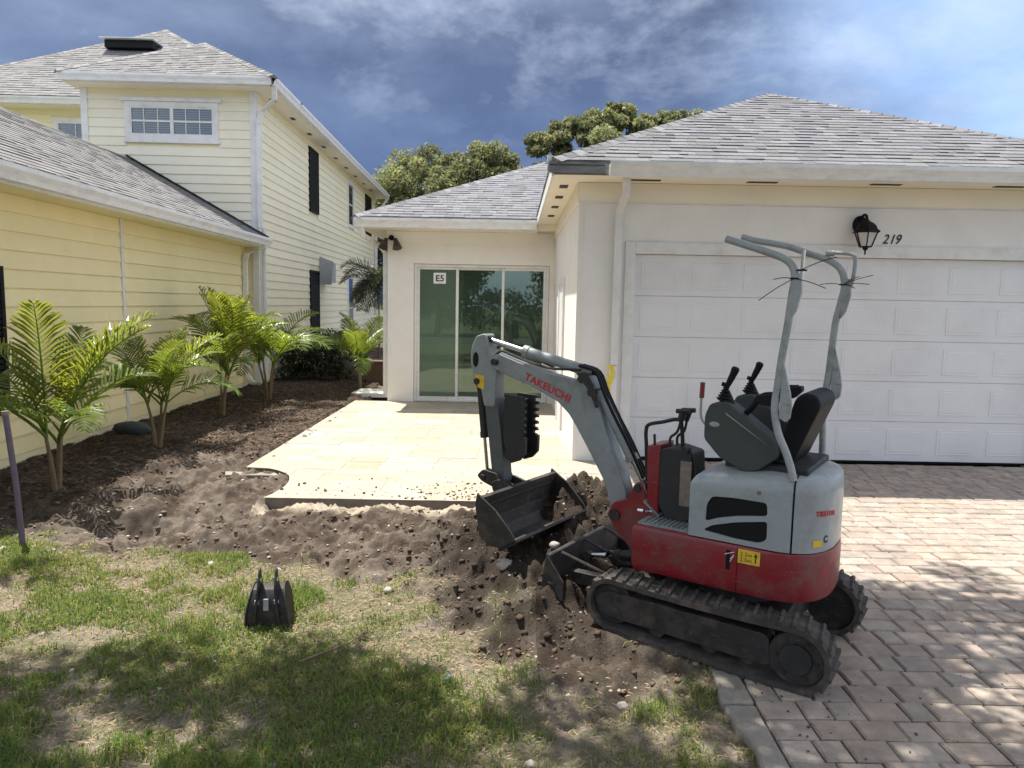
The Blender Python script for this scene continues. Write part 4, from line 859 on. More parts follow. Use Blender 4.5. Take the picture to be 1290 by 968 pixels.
palm('second young palm from the left with the dark boulder behind it', -4.42, 9.1, .74, .96, 22, 11, stems=3, spread=.16)
palm('tall slender young palm, third from the left against the yellow wall', -4.6, 11.6, .95, 1.25, 24, 7, stems=3, spread=.14)
palm('young palm in front of the corner downspout, fourth from the left', -4.55, 13.7, .9, 1.22, 21, 21, stems=4, spread=.18)
palm('small young palm next to the corner of the white house wing', -3.2, 15.5, .62, 1.05, 15, 5, stems=2, spread=.08)
palm('dark drooping palm in the narrow passage between the two houses', -3.8, 21, 3.0, .8, 46, 9, stems=1, spread=.03, meshes=DF, name='palm_tree', group=None)
def hedge():
    Hd = empty('hedge', 'dense dark green hedge against the yellow house at the end of the mulch bed', 'hedge', (-4.6, 17.2, -.05))
    C = [(random.uniform(-.9, 1.0), random.uniform(-.3, .5), random.uniform(.15, 1.1), .26) for _ in range(60)]
    mb = MB()
    for i in range(12): mb.tube([(random.uniform(-.8, .9), random.uniform(-.2, .4), 0), (random.uniform(-.9, 1.0), random.uniform(-.3, .4), .9)], .012, 5)
    build(mb, 'branches', M_['bark'], Hd); kind(leaves('foliage', C, M_['hedge'], 11000, .035, Hd), 'stuff')
hedge()

# ------------------------------------------------------------------ small things
def rocky(name, label, cat, x, y, r, ma='rock', sc=(1, 1, .7), group=None, z=None):
    bm = bmesh.new(); bmesh.ops.create_icosphere(bm, subdivisions=3, radius=1); sd_ = random.random()*50
    for v in bm.verts:
        p = v.co; f = 1+.35*(float(vn(np.array(p.x*1.6+sd_), np.array(p.y*1.6+p.z*1.3)))-.5)+.18*(float(vn(np.array(p.x*4+sd_), np.array(p.y*4-p.z*3)))-.5); v.co = Vector((p.x*sc[0], p.y*sc[1], p.z*sc[2]))*f*r
    me = bpy.data.meshes.new(name); bm.to_mesh(me); bm.free(); settone(me, np.ones((len(me.polygons), 3)))
    o = finish(name, me, M_[ma], smooth=True); o.location = (x, y, (GND(x, y) if z is None else z)+r*sc[2]*.45); return tag(o, label, cat, group)
rocky('boulder', 'smooth dark grey boulder at the foot of the yellow wall behind the second palm', 'rock', -5.15, 9.9, .19, mat('boulder_dark', (.05, .055, .06), .8, var=.2, tone=True).name and 'rock', (1.25, .8, .62))
bpy.data.objects['boulder'].data.materials[0] = mat('boulder_dark', (.05, .055, .06), .8, var=.2, tone=True)
for i, (x, y, r, lb) in enumerate([(-.02, 4.30, .05, 'pale angular rock half buried on the slope of the dug soil'), (.28, 4.42, .035, 'small grey stone just right of the pale angular rock'), (-.60, 3.50, .022, 'small dark stone beside the grass tuft in the lawn centre'), (-.92, 2.74, .022, 'white pebble in the shaded grass near the bottom edge left of centre'),
        (-1.60, 4.95, .03, 'flat pale stone at the edge of the soil behind the spare bucket'), (.10, 2.80, .022, 'round white pebble at the bottom right of the lawn'), (-.75, 4.45, .03, 'grey stone on the bare earth right of the spare bucket'), (-2.05, 4.92, .028, 'pale stone chip in front of the small pit'), (-3.65, 5.15, .03, 'pale stone by the foot of the purple stake'), (.55, 3.30, .028, 'dark stone in the grass below the front of the excavator track')]):
    rocky('stone', lb, 'stone', x*1.05, y*1.05, r, group='loose stones on the ground')
def purple_post():
    z = GND(-3.75, 5.53); P = empty('marker_post', 'thin purple painted stake leaning at the left edge of the yard', 'stake', (-3.75, 5.53, z))
    mb = MB(); mb.tube([(0, 0, -.1), (-.035, 0, .5), (-.085, .0, 1.02)], .022, 10); build(mb, 'shaft', M_['pole'], P, smooth=True)
    mb = MB(); mb.tube([(-.085, 0, 1.015), (-.087, 0, 1.045)], .027, 10); build(mb, 'cap', M_['conc'], P)
purple_post()
def misc():
    mb = MB(); b = Vector((-.95, 3.55, 0))
    pts = [(-1.05, 3.55), (-.93, 3.68), (-.84, 3.80), (-.78, 3.92)]
    mb.tube(curve([(x, y, GND(x, y)+.025) for x, y in [(a*1.05, b*1.05) for a, b in pts]], 4), .005, 6); mb.tube([(-.86, 3.78, GND(-.86, 3.78)+.02), (-.80, 3.72, GND(-.8, 3.72)+.01)], .003, 5)
    tag(build(mb, 'fallen_twig', M_['twig']), 'thin dry twig lying on bare soil right of the spare bucket', 'twig')
    mb = MB(); x, y = -.31, 3.60; z = GND(x, y); mb.tube([(x, y, z-.005), (x+.012, y, z+.02), (x+.01, y+.01, z+.032)], [.014, .014, .008], 8)
    tag(build(mb, 'bottle_cap', M_['blue'], smooth=True), 'tiny pale blue scrap of plastic on the lawn', 'litter')
    Pl = empty('planter', 'dark brown square planter in the passage beside the wing corner', 'planter', (-3.15, 17.0, -.05))
    mb = MB(); mb.prism([(-.2, -.2, .0), (.2, -.2, .0), (.2, .2, .0), (-.2, .2, .0)], (0, 0, .5)); build(mb, 'pot', M_['brown'], Pl, bevel=.01)
    mb = MB(); mb.box((-.22, -.22, .501), (.22, .22, .54)); build(mb, 'rim', M_['brown'], Pl)
    mb = MB(); mb.box((-3.2, 14.6, -.06), (-2.5, 15.4, .03)); o = build(mb, 'concrete_pad', M_['white'], bevel=.01); tag(o, 'small white concrete pad beside the corner of the wing', 'slab')
    mb = MB(); mb.box((-6, -14, -.14), (300, -8, -.10)); mb.box((-300, -14, -.14), (-6.0, -8, -.10)); kind(build(mb, 'road', M_['asph']))
misc()

# ------------------------------------------------------------------ excavator
EX = empty('mini_excavator', 'red and grey mini excavator on rubber tracks parked with its bucket on the soil pile', 'excavator', (1.33, 4.13, 0), radians(146))
def E_(mb, name, ma, par=None, **k): return build(mb, name, M_[ma], par or EX, **k)
def yl(a, b):                                     # both sides helper
    return ((a, b), (-b, -a))
def track(side):
    yc = .41*side; r1, c1 = .150, Vector((.572, 0, .160)); r2, c2 = .168, Vector((-.440, 0, .124))
    def loop(o):
        pts = []; A, Bc, ra, rb = c1, c2, r1+o, r2+o
        d = (Bc-A); D = d.length; th = atan2(d.z, d.x); k = math.acos((ra-rb)/D)
        a0 = th+k; a1 = th-k                                       # tangent angles
        # front wheel arc: from a1 going through front to a0
        n = 16; s0 = a1; s1 = a0-2*pi
        for i in range(n+1): t = s0+(s1-s0)*i/n; pts.append(A+Vector((cos(t), 0, sin(t)))*ra)
        m_ = 14; t0 = a0-2*pi; p, q = pts[-1], Bc+Vector((cos(t0), 0, sin(t0)))*rb
        for i in range(1, m_): pts.append(p.lerp(q, i/m_)+Vector((0, 0, -.012*sin(pi*i/m_) if (p.z+q.z) > .3 else .0)))
        for i in range(n+1): t = t0+((a1-2*pi)-t0)*i/n if False else t0-(2*pi-(a0-a1))*0+((a1-2*pi)-(a0-2*pi))*i/n; pts.append(Bc+Vector((cos(t), 0, sin(t)))*rb)
        p, q = pts[-1], pts[0]
        for i in range(1, m_): pts.append(p.lerp(q, i/m_)+Vector((0, 0, -.012*sin(pi*i/m_) if (p.z+q.z) > .3 else .0)))
        return pts
    o, i_ = loop(0), loop(-.028); n = len(o); mb = MB(); y0, y1 = yc-.09, yc+.09
    V = [p+Vector((0, y, 0)) for p, y in [(p, y0) for p in o]+[(p, y1) for p in o]+[(p, y1) for p in i_]+[(p, y0) for p in i_]]; Fs = []
    for k in range(n):
        j = (k+1) % n
        for a in range(4): b = (a+1) % 4; Fs.append((a*n+k, a*n+j, b*n+j, b*n+k))
    mb.add(V, Fs)
    T = E_(mb, 'track', 'rubber', label='rubber crawler track on the '+('near' if side > 0 else 'far')+' side')
    # lugs
    P = o+[o[0]]; seg = [(P[k+1]-P[k]).length for k in range(n)]; tot = sum(seg); nl = 46; mb = MB()
    for q in range(nl):
        s = tot*q/nl; k = 0
        while s > seg[k]: s -= seg[k]; k += 1
        p = P[k].lerp(P[k+1], s/seg[k]); t = (P[k+1]-P[k]).normalized(); nn = Vector((-t.z, 0, t.x)); cc = (c1+c2)/2
        if nn.dot(p-cc) < 0: nn = -nn
        for (ya, yb, sh) in ((yc-.088, yc-.005, .014), (yc+.005, yc+.088, -.014)):
            hw = .013; pts = []
            for yy, dd in ((ya, sh if ya < yc-.05 else 0), (yb, 0 if ya < yc-.05 else sh)):
                pts.append((yy, dd))
            V = []
            for (yy, dd) in pts:
                for (a, h) in ((-hw, -.004), (hw, -.004), (hw*.6, .016), (-hw*.6, .016)): V.append(p+t*(a+dd)+nn*h+Vector((0, yy, 0)))
            mb.add(V, [(0, 1, 2, 3), (7, 6, 5, 4), (0, 4, 5, 1), (1, 5, 6, 2), (2, 6, 7, 3), (3, 7, 4, 0)])
    bmx = E_(mb, 'tread_lugs', 'rubber', T)
    # frame plate
    s = side; ya, yb = (yc-.06, yc+.062)
    mb = MB(); fr = [(.60, .075), (.655, .10), (.675, .15), (.655, .20), (.60, .228), (-.27, .212), (-.305, .19), (-.318, .06), (-.29, .045)]
    mb.xz(fr, ya, yb); E_(mb, 'track_frame', 'steel', T, bevel=.006)
    mb = MB(); mb.cyl((-.44, yc-.05, .122), (-.44, yc+.055, .122), .135, 28); E_(mb, 'sprocket', 'steel', T, smooth=True)
    mb = MB(); mb.cyl((-.44, yc+.0555*s, .122), (-.44, yc+.075*s, .122), .078, 24)
    for k in range(6): a = k*pi/3; mb.cyl((-.44+.1*cos(a), yc+.054*s, .122+.1*sin(a)), (-.44+.1*cos(a), yc+.063*s, .122+.1*sin(a)), .010, 8)
    E_(mb, 'hub_motor', 'dark', T, bevel=.003)
    mb = MB(); mb.cyl((.572, yc-.045, .160), (.572, yc+.045, .160), .12, 24); E_(mb, 'idler_wheel', 'steel', T, smooth=True)
    for x in (.3, .0, -.2): mb = MB(); mb.cyl((x, yc-.05, .07), (x, yc+.05, .07), .045, 16); E_(mb, 'roller', 'steel', T, smooth=True)
def tail(inset=0.0, xf=.506, a=.30, b=.372, x0=-.225, n=14, pw=2.35):
    b -= inset; a -= inset; pts = [(xf-inset, -b), (xf-inset, b)]
    for i in range(n*2+1):
        t = pi/2+pi*i/(2*n); c, s = cos(t), sin(t); pts.append((x0+a*math.copysign(abs(c)**(2/pw), c), b*math.copysign(abs(s)**(2/pw), s)))
    return pts
def loftz(levels):
    mb = MB(); n = len(levels[0][0]); V = []
    for poly, z in levels:
        for (x, y) in poly: V.append((x, y, z if not callable(z) else z(x, y)))
    F = [(k*n+i, k*n+n+i, k*n+n+(i+1) % n, k*n+(i+1) % n) for k in range(len(levels)-1) for i in range(n)]
    mb.add(V, F+[tuple(range(n)), tuple((len(levels)-1)*n+i for i in range(n-1, -1, -1))]); return mb
def boolcut(o, cutters):
    for c in cutters:
        md = o.modifiers.new('x', 'BOOLEAN'); md.operation = 'DIFFERENCE'; md.object = c; md.solver = 'EXACT'
    dg = bpy.context.evaluated_depsgraph_get(); dg.update(); me = bpy.data.meshes.new_from_object(o.evaluated_get(dg)); o.modifiers.clear()
    ma = o.data.materials[0]; o.data = me; me.materials.clear(); me.materials.append(ma)
    for c in cutters: bpy.data.objects.remove(c)
def rounded(poly, r, k=4):
    out = []; n = len(poly)
    for i in range(n):
        p0, p, p1 = [Vector((*poly[j % n], 0)) for j in (i-1, i, i+1)]; a = (p0-p); b = (p1-p); ra = min(r, a.length*.45); rb = min(r, b.length*.45); A = p+a.normalized()*ra; B_ = p+b.normalized()*rb
        for q in range(k+1): t = q/k; v = A*(1-t)**2+p*2*t*(1-t)+B_*t*t; out.append((v.x, v.y))
    return out
def cylinder(name, a, b, f, R, r, par=EX, barrel='dark', y=0):
    a, b = Vector((a[0], y, a[1])), Vector((b[0], y, b[1])); m_ = a.lerp(b, f); mb = MB(); mb.cyl(a, m_, R, 16); d = (b-a).normalized(); mb.cyl(m_-d*.03, m_+d*.012, R*1.15, 16)
    mb.cyl(a+Vector((0, -.035, 0)), a+Vector((0, .035, 0)), R*.9, 12); C = E_(mb, name, barrel, par, smooth=True)
    mb = MB(); mb.cyl(m_, b, r, 12); E_(mb, 'piston_rod', 'chrome', C if par is EX else par, smooth=True)
    mb = MB(); mb.cyl(b+Vector((0, -.03, 0)), b+Vector((0, .03, 0)), r*1.7, 12); E_(mb, 'rod_eye', 'steel', C if par is EX else par, smooth=True); return C
def excavator():
    track(1); track(-1)
    mb = MB(); mb.box((-.33, -.33, .10), (.40, .33, .24)); mb.cyl((0, 0, .24), (0, 0, .335), .24, 28); E_(mb, 'undercarriage', 'steel', bevel=.01)
    # ---- blade
    mb = MB(); prof = [(1.015, .352), (1.000, .345), (.975, .26), (.975, .15), (1.01, .05), (1.05, .01), (1.06, .016), (1.028, .07), (.997, .16), (.997, .255), (1.026, .35)]
    mb.xz(prof, -.45, .45); bl = E_(mb, 'dozer_blade', 'steel', bevel=.003)
    for y in (.451, -.463): mb = MB(); mb.xz([(1.02, .35), (.90, .20), (.90, .09), (1.05, .02), (1.06, .1)], y, y+.012); E_(mb, 'blade_end_plate', 'steel', bl)
    for y in (.22, -.22): mb = MB(); mb.prism([(.98, y-.03, .20), (.98, y+.03, .20), (.98, y+.03, .12), (.98, y-.03, .12)], (-.66, 0, .02)); E_(mb, 'blade_arm', 'steel', bl, bevel=.006)
    for y in (.33, .02, -.28): mb = MB(); mb.tube([(.99, y, .335), (.60, y*.8, .21)], .010, 6); E_(mb, 'blade_rib', 'steel', bl)
    cylinder('blade_cylinder', (.42, .36), (.93, .26), .62, .032, .016, y=.08)
    mb = MB(); mb.tube(curve([(.45, .16, .34), (.62, .2, .30), (.75, .14, .33), (.80, .09, .29)]), .011, 8); E_(mb, 'hydraulic_hose', 'black', smooth=True)
    # ---- red skirt
    lv = [(tail(.04), .338), (tail(.012), .35), (tail(0), .39), (tail(0), .585), (tail(.006), .605), (tail(.03), .612)]
    mb = loftz(lv); sk = E_(mb, 'lower_skirt', 'red', smooth=True)
    mb = MB(); mb.box((-.060, .371, .47), (-.038, .3735, .575)); E_(mb, 'skirt_slot', 'black', sk)
    mb = MB(); mb.box((-.098, .3715, .36), (-.095, .3735, .60)); E_(mb, 'panel_seam', 'black', sk)
    mb = MB(); mb.box((-.215, .3745, .52), (-.10, .3755, .595)); st = E_(mb, 'warning_sticker', 'decy', sk)
    text_obj('2.2m', 'sticker_lettering', M_['ink'], sk, .03, (-.112, .376, .560), (-1, 0, 0), (0, 0, 1), .0004)
    text_obj('2.0m', 'sticker_lettering', M_['ink'], sk, .03, (-.112, .376, .530), (-1, 0, 0), (0, 0, 1), .0004)
    mb = MB(); mb.xz([(-.196, .532), (-.190, .532), (-.190, .565), (-.183, .565), (-.193, .585), (-.203, .565), (-.196, .565)], .376, .3766); E_(mb, 'sticker_arrow', 'ink', sk)
    mb = MB(); mb.tube([(.03-.06, .374, .55), (-.03-.05, .374, .57)], .002, 5); mb.tube([(-.01-.05, .374, .53), (-.03-.05, .374, .555), (-.06, .374, .515)], .002, 5); E_(mb, 'paint_scratch', 'decw', sk)
    # floor plate
    mb = MB(); mb.box((.175, -.34, .6125), (.49, .34, .622))
    for i in range(10): x = .20+.028*i; mb.box((x, -.33, .6222), (x+.012, .33, .628))
    E_(mb, 'floor_plate', 'boomgrey')
    # ---- hood (one solid split at the seam)
    def cov(ins, z): return (tail(ins, xf=.178, a=.292, b=.366, pw=2.6), z)
    top = lambda x, y: .925+.055*min(1, max(0, (.17-x)/.12))
    lv = [cov(.0, .6135), cov(0, .64), cov(0, .90), cov(.006, lambda x, y: top(x, y)-.010), cov(.022, lambda x, y: top(x, y)+.010), cov(.05, lambda x, y: top(x, y)+.022), cov(.12, lambda x, y: top(x, y)+.028)]
    for nm, xs, keep in (('side_cover', -.352, 1), ('rear_hood', -.362, -1)):
        mb = loftz(lv); o = E_(mb, nm, 'grey'); bm = bmesh.new(); bm.from_mesh(o.data)
        bmesh.ops.bisect_plane(bm, geom=bm.verts[:]+bm.edges[:]+bm.faces[:], plane_co=(xs, 0, 0), plane_no=(-keep, 0, 0), clear_outer=True)
        bmesh.ops.holes_fill(bm, edges=[e for e in bm.edges if e.is_boundary]); bmesh.ops.recalc_face_normals(bm, faces=bm.faces); bm.to_mesh(o.data); bm.free()
        if nm == 'side_cover':
            v1 = rounded([(.088, .705), (.083, .80), (.055, .848), (-.06, .858), (-.232, .858), (-.238, .79), (-.09, .765), (.02, .735)], .02); v2 = rounded([(.098, .655), (.05, .69), (-.071, .728), (-.238, .762), (-.240, .665), (-.20, .640), (-.07, .640)], .02)
            cs = []
            for v in (v1, v2): q = MB().xz(v, .31, .40); cs.append(build(q, 'cut', M_['grey']))
            for c in cs: c.parent = EX
            boolcut(o, cs)
            for v in (v1, v2): q = MB().xz(v, .306, .309); E_(q, 'vent_backing', 'black', o)
            for z in (.665, .695, .725, .79, .815, .84): mb = MB(); mb.box((-.235, .312, z), (.07, .318, z+.006)); E_(mb, 'vent_louvre', 'dark', o)
            mb = MB(); mb.cyl((-.19, .364, .905), (-.19, .372, .905), .011, 12); E_(mb, 'cover_lock', 'chrome', o)
            sd = o
        else:
            rh = o
        sm(o, radians(40))
    mb = MB(); mb.xy([(x, y) for x, y in tail(.012, xf=.17, a=.292, b=.366, pw=2.6)], .6136, .92); E_(mb, 'seam_backing', 'black', rh)
    # lettering on the hood's rear (left-rear quarter)
    def on_tail(t, z, out=.0): 
        P = tail(0, a=.292, b=.366, pw=2.6, xf=.178); return P
    P = [Vector((x, y, 0)) for x, y in tail(-.0015, xf=.178, a=.292, b=.366, pw=2.6)][2:]
    def tail_at(s):                                            # point and tangent at arc length s measured from the near seam
        i0 = next(i for i, p in enumerate(P) if p.x < -.37); k = i0
        while s > (P[k+1]-P[k]).length: s -= (P[k+1]-P[k]).length; k += 1
        t = (P[k+1]-P[k]).normalized(); return P[k]+t*s, t
    p, t = tail_at(.10); text_obj('TB210R', 'model_lettering', M_['decred'], rh, .036, p+Vector((0, 0, .805)), t, (0, 0, 1), .001, bold=.0012)
    p, t = tail_at(.09); nn = Vector((t.y, -t.x, 0)); mb = MB(); q = p+Vector((0, 0, .645)); mb.prism([q, q+t*.05, q+t*.05+Vector((0, 0, .035)), q+Vector((0, 0, .035))], nn*-.002 if nn.x > 0 else nn*.002); E_(mb, 'yellow_sticker', 'decy', rh)
    p, t = tail_at(.165); text_obj('C', 'hood_lettering', M_['ink'], rh, .05, p+Vector((0, 0, .66)), t, (0, 0, 1), .0008, bold=.002)
    # ---- control tower
    mb = MB(); mb.xz([(.50, .60), (.515, 1.04), (.43, 1.055), (.43, .60)], -.02, .19); ct = E_(mb, 'control_tower', 'red', bevel=.008)
    mb = MB(); mb.xz(rounded([(.428, .70), (.428, 1.03), (.36, 1.045), (.24, 1.02), (.215, .66), (.30, .60), (.37, .62)], .02), -.02, .20); E_(mb, 'tower_cover', 'dark', ct, bevel=.006)
    mb = MB(); mb.box((.235, .2012, .72), (.30, .204, .98)); E_(mb, 'instruction_plate', 'plate', ct)
    mb = MB(); mb.prism([(.52, .0, .70), (.52, .20, .70), (.42, .20, .625), (.42, .0, .625)], (0, 0, .012)); E_(mb, 'foot_pedal', 'boomgrey', ct)
    mb = MB(); mb.tube(curve([(.555, .08, .80), (.565, .08, 1.0), (.572, .08, 1.10), (.555, .08, 1.145), (.47, .08, 1.17), (.38, .08, 1.195), (.352, .08, 1.17), (.338, .08, 1.04)], 5), .0115, 10); E_(mb, 'grab_handle', 'dark', smooth=True)
    for y, x0, x1 in ((.12, .40, .335), (.06, .38, .325)):
        mb = MB(); mb.tube(curve([(x0, y, 1.03), (x0+.0, y, 1.09), (x0-.04, y, 1.13), (x1, y, 1.22)], 4), .008, 8); L = E_(mb, 'travel_lever', 'dark', smooth=True)
        mb = MB(); mb.tube([(x1+.01, y, 1.19), (x1-.005, y, 1.245)], [.018, .022], 10); mb.tube([(x1+.035, y, 1.25), (x1-.045, y, 1.255)], .014, 8); E_(mb, 'grip', 'dark', L, smooth=True)
    mb = MB(); mb.tube([(.47, .18, 1.04), (.475, .18, 1.11)], .008, 8); E_(mb, 'blade_lever', 'dark')
    mb = MB(); mb.tube(curve([(.30, .18, 1.02), (.27, .19, 1.0), (.24, .19, .9), (.25, .19, .75)], 4), .010, 8); mb.tube(curve([(.27, .17, 1.03), (.23, .18, 1.0), (.215, .18, .85)], 4), .010, 8); mb.cyl((.28, .15, 1.04), (.28, .21, 1.04), .022, 12); E_(mb, 'hydraulic_hose', 'dark', smooth=True)
    mb = MB(); mb.tube(curve([(.44, .21, .63), (.46, .22, .66), (.49, .24, .66)], 3), .006, 6); mb.tube([(.50, .24, .66), (.535, .24, .66)], .010, 8); E_(mb, 'foot_lock', 'chrome', smooth=True)
    # ---- seat and consoles
    mb = MB(); mb.box((-.40, -.26, .985), (.03, .26, 1.035)); mb.box((-.28, -.20, 1.036), (.02, .20, 1.07)); E_(mb, 'seat_base', 'dark', bevel=.01)
    mb = MB(); mb.xz(rounded([(-.25, 1.072), (.06, 1.072), (.08, 1.11), (.04, 1.15), (-.22, 1.14)], .02), -.20, .20); seat = E_(mb, 'seat', 'black', bevel=.02, seg=3)
    mb = MB(); mb.xz(rounded([(-.19, 1.05), (-.30, 1.03), (-.43, 1.36), (-.41, 1.41), (-.345, 1.425), (-.30, 1.39), (-.25, 1.20)], .03), -.20, .20); E_(mb, 'backrest', 'black', seat, bevel=.03, seg=3)
    for s in (1, -1):
        y0, y1 = (.165, .295) if s > 0 else (-.295, -.165)
        poly = rounded([(.142, 1.27), (.142, 1.14), (.05, 1.045), (-.085, .985), (-.155, 1.0), (-.245, 1.075), (-.24, 1.165), (.0, 1.335), (.03, 1.352), (.115, 1.335)], .022)
        mb = MB(); mb.xz(poly, y0, y1); cn = E_(mb, 'side_console', 'olive', bevel=.008)
        mb = MB(); mb.xz([(-.20, 1.145), (-.19, 1.152), (.03, 1.295), (.02, 1.282)], y1 if s > 0 else y0-.003, y1+.003 if s > 0 else y0); E_(mb, 'trim_line', 'tube', cn)
        xs = .055; yc = (y0+y1)/2
        mb = MB()
        for k in range(5): z = 1.345+.016*k; rr = .052-.0085*k; mb.tube([(xs, yc, z), (xs-.003, yc, z+.008), (xs-.004, yc, z+.0155)], [rr-.006, rr, rr-.008], 16)
        js = E_(mb, 'joystick_boot', 'black', cn, smooth=True)
        mb = MB(); mb.tube(curve([(xs-.004, yc, 1.41), (xs-.02, yc, 1.455), (xs-.04, yc, 1.50), (xs-.052, yc, 1.535)], 4), [.010, .011, .013, .016, .017, .018, .019, .019, .020, .021, .022, .022, .014], 12)
        mb.tube([(xs+.0, yc, 1.435), (xs+.02, yc, 1.44)], .012, 8); E_(mb, 'joystick', 'black', smooth=True)
        mb = MB(); mb.tube(curve([(-.03, yc-.02*s, 1.27), (-.08, yc, 1.31), (-.14, yc, 1.39), (-.22, yc, 1.405)], 4), [.016]*13, 10); mb.xz(rounded([(-.10, 1.36), (-.12, 1.395), (-.24, 1.415), (-.245, 1.385), (-.20, 1.34)], .012), yc-.035, yc+.035); E_(mb, 'armrest', 'black', cn, bevel=.006)
    mb = MB(); mb.xz([(cos(a)*.028+.085, sin(a)*.014+1.225) for a in np.linspace(0, 2*pi, 16, endpoint=False)], .2955, .297); E_(mb, 'console_emblem', 'tube')
    mb = MB(); mb.tube(curve([(.125, .28, 1.20), (.165, .28, 1.25), (.17, .28, 1.33), (.168, .28, 1.37)], 4), .007, 8); lv_ = E_(mb, 'lock_lever', 'tube', smooth=True)
    mb = MB(); mb.tube([(.168, .28, 1.36), (.165, .28, 1.445)], .013, 10); E_(mb, 'grip', 'red', lv_, smooth=True)
    # ---- roll bar
    near = [(-.347, .985), (-.33, 1.05), (-.301, 1.127), (-.257, 1.224), (-.234, 1.344), (-.243, 1.47), (-.255, 1.608), (-.275, 1.78), (-.287, 1.926), (-.296, 2.00), (-.28, 2.06), (-.235, 2.10), (-.128, 2.142), (.058, 2.205)]
    far = [(-.347, .982), (-.345, 1.10), (-.335, 1.259), (-.340, 1.345), (-.355, 1.49), (-.372, 1.762), (-.392, 1.88), (-.408, 1.985), (-.385, 2.07), (-.32, 2.125), (-.20, 2.17), (-.077, 2.214), (.10, 2.25), (.18, 2.272)]
    mb = MB()
    mb.tube(curve([(x, .33, z) for x, z in near], 4), .0195, 12); mb.tube(curve([(x, -.33, z) for x, z in far], 4), .0195, 12)
    rb = E_(mb, 'roll_bar', 'tube', smooth=True)
    for y, x, dx in ((.33, -.262, .0), (-.33, -.375, -.0)):
        mb = MB(); zb = 1.30 if y > 0 else 1.36
        mb.xz([(x-.0, zb+.30), (x-.045, zb+.13), (x-.055, zb+.06), (x-.050, zb), (x-.03, zb-.02), (x+.005, zb)], y-.012, y+.012); mb.cyl((x-.035, y-.022, zb+.08), (x-.035, y+.022, zb+.08), .013, 10); E_(mb, 'hinge_plate', 'tube', rb, bevel=.003)
        mb = MB(); mb.xz([(x-.03, 2.03), (x-.065, 2.02), (x-.07, 1.93), (x-.05, 1.84), (x-.025, 1.80), (x-.02, 1.9)], y-.016, y+.016); E_(mb, 'upper_bracket', 'tube', rb, bevel=.003)
    mb = MB(); mb.tube([(-.325, .33, 1.98), (-.330, .33, 2.14)], .009, 8); E_(mb, 'pin_rod', 'chrome', rb)
    mb = MB(); mb.tube(curve([(-.31, -.33, 2.17), (-.39, -.33, 2.165), (-.44, -.33, 2.155), (-.455, -.33, 2.13), (-.45, -.33, 2.03), (-.435, -.33, 1.97)], 4), .011, 8); mb.cyl((-.30, -.33, 2.165), (-.345, -.33, 2.165), .017, 10); E_(mb, 'side_stay', 'tube', rb, smooth=True)
    def tie(y, x, z, ds):
        mb = MB(); mb.tube([(x+.024*cos(a), y+.024*sin(a), z) for a in np.linspace(0, 2*pi, 13)], .004, 5)
        for (dx, dy, dz) in ds: mb.tube(curve([(x, y+.02, z), (x+dx*.5, y+.02+dy*.5, z+dz*.5+.006), (x+dx, y+.02+dy, z+dz)], 3), .0022, 5)
        E_(mb, 'cable_tie', 'black', rb)
    tie(.33, -.296, 2.0, [(.16, .02, -.11), (.10, 0, -.005), (-.16, .05, -.05)]); tie(.33, -.325, 2.04, [(-.16, .0, .06)])
    tie(-.33, -.405, 1.99, [(.12, .02, .0), (-.15, .02, .05), (-.14, .05, .0), (-.08, .0, .045), (-.06, 0, -.02)])
    mb = MB(); mb.cyl((-.262, .335, 1.425), (-.262, .40-.06, 1.425), .024, 10); E_(mb, 'strap_band', 'black', rb)
    # ---- swing post, boom
    mb = MB()
    for y0, y1 in ((-.11, -.075), (.075, .11)): mb.xz(rounded([(.46, .34), (.62, .36), (.74, .47), (.80, .56), (.76, .64), (.66, .68), (.62, .78), (.58, .80), (.54, .70), (.46, .62)], .02), y0, y1)
    mb.cyl((.56, 0, .32), (.56, 0, .66), .07, 16); sp = E_(mb, 'swing_post', 'red', bevel=.004)
    mb = MB(); mb.cyl((.745, -.125, .565), (.745, .125, .565), .035, 14); E_(mb, 'pivot_pin', 'steel', sp); mb = MB(); mb.cyl((.60, -.12, .755), (.60, .12, .755), .025, 12); E_(mb, 'pivot_pin', 'steel', sp)
    bp = [(1.74, 1.475), (1.70, 1.51), (1.53, 1.458), (1.278, 1.398), (1.10, 1.365), (1.04, 1.405), (.985, 1.40), (.945, 1.33), (.912, 1.222), (.865, 1.10), (.80, .947), (.735, .80), (.70, .70), (.69, .60), (.705, .54), (.745, .52), (.785, .54), (.80, .60), (.855, .752), (.955, .912), (1.066, 1.078), (1.12, 1.15), (1.205, 1.222), (1.385, 1.298), (1.59, 1.362), (1.71, 1.40), (1.745, 1.43)]
    mb = MB(); mb.xz(bp, -.06, .06); bm_ = E_(mb, 'boom', 'boomgrey', bevel=.008)
    text_obj('TAKEUCHI', 'boom_lettering', M_['decred'], bm_, .070, (1.465, .0612, 1.352), (-.24, 0, -.087), (-.087, 0, .24), .0008, bold=.0022, sx=1.06)
    mb = MB(); mb.cyl((1.03, -.075, 1.385), (1.03, .075, 1.385), .026, 12); mb.cyl((.955, -.08, 1.305), (.955, .08, 1.305), .026, 12); mb.cyl((1.70, -.09, 1.455), (1.70, .09, 1.455), .024, 12)
    for k in range(4): mb.cyl((.985-.02*k, -.066, 1.36-.045*k), (.985-.02*k, .068, 1.36-.045*k), .008, 8)
    E_(mb, 'pivot_pin', 'steel', bm_)
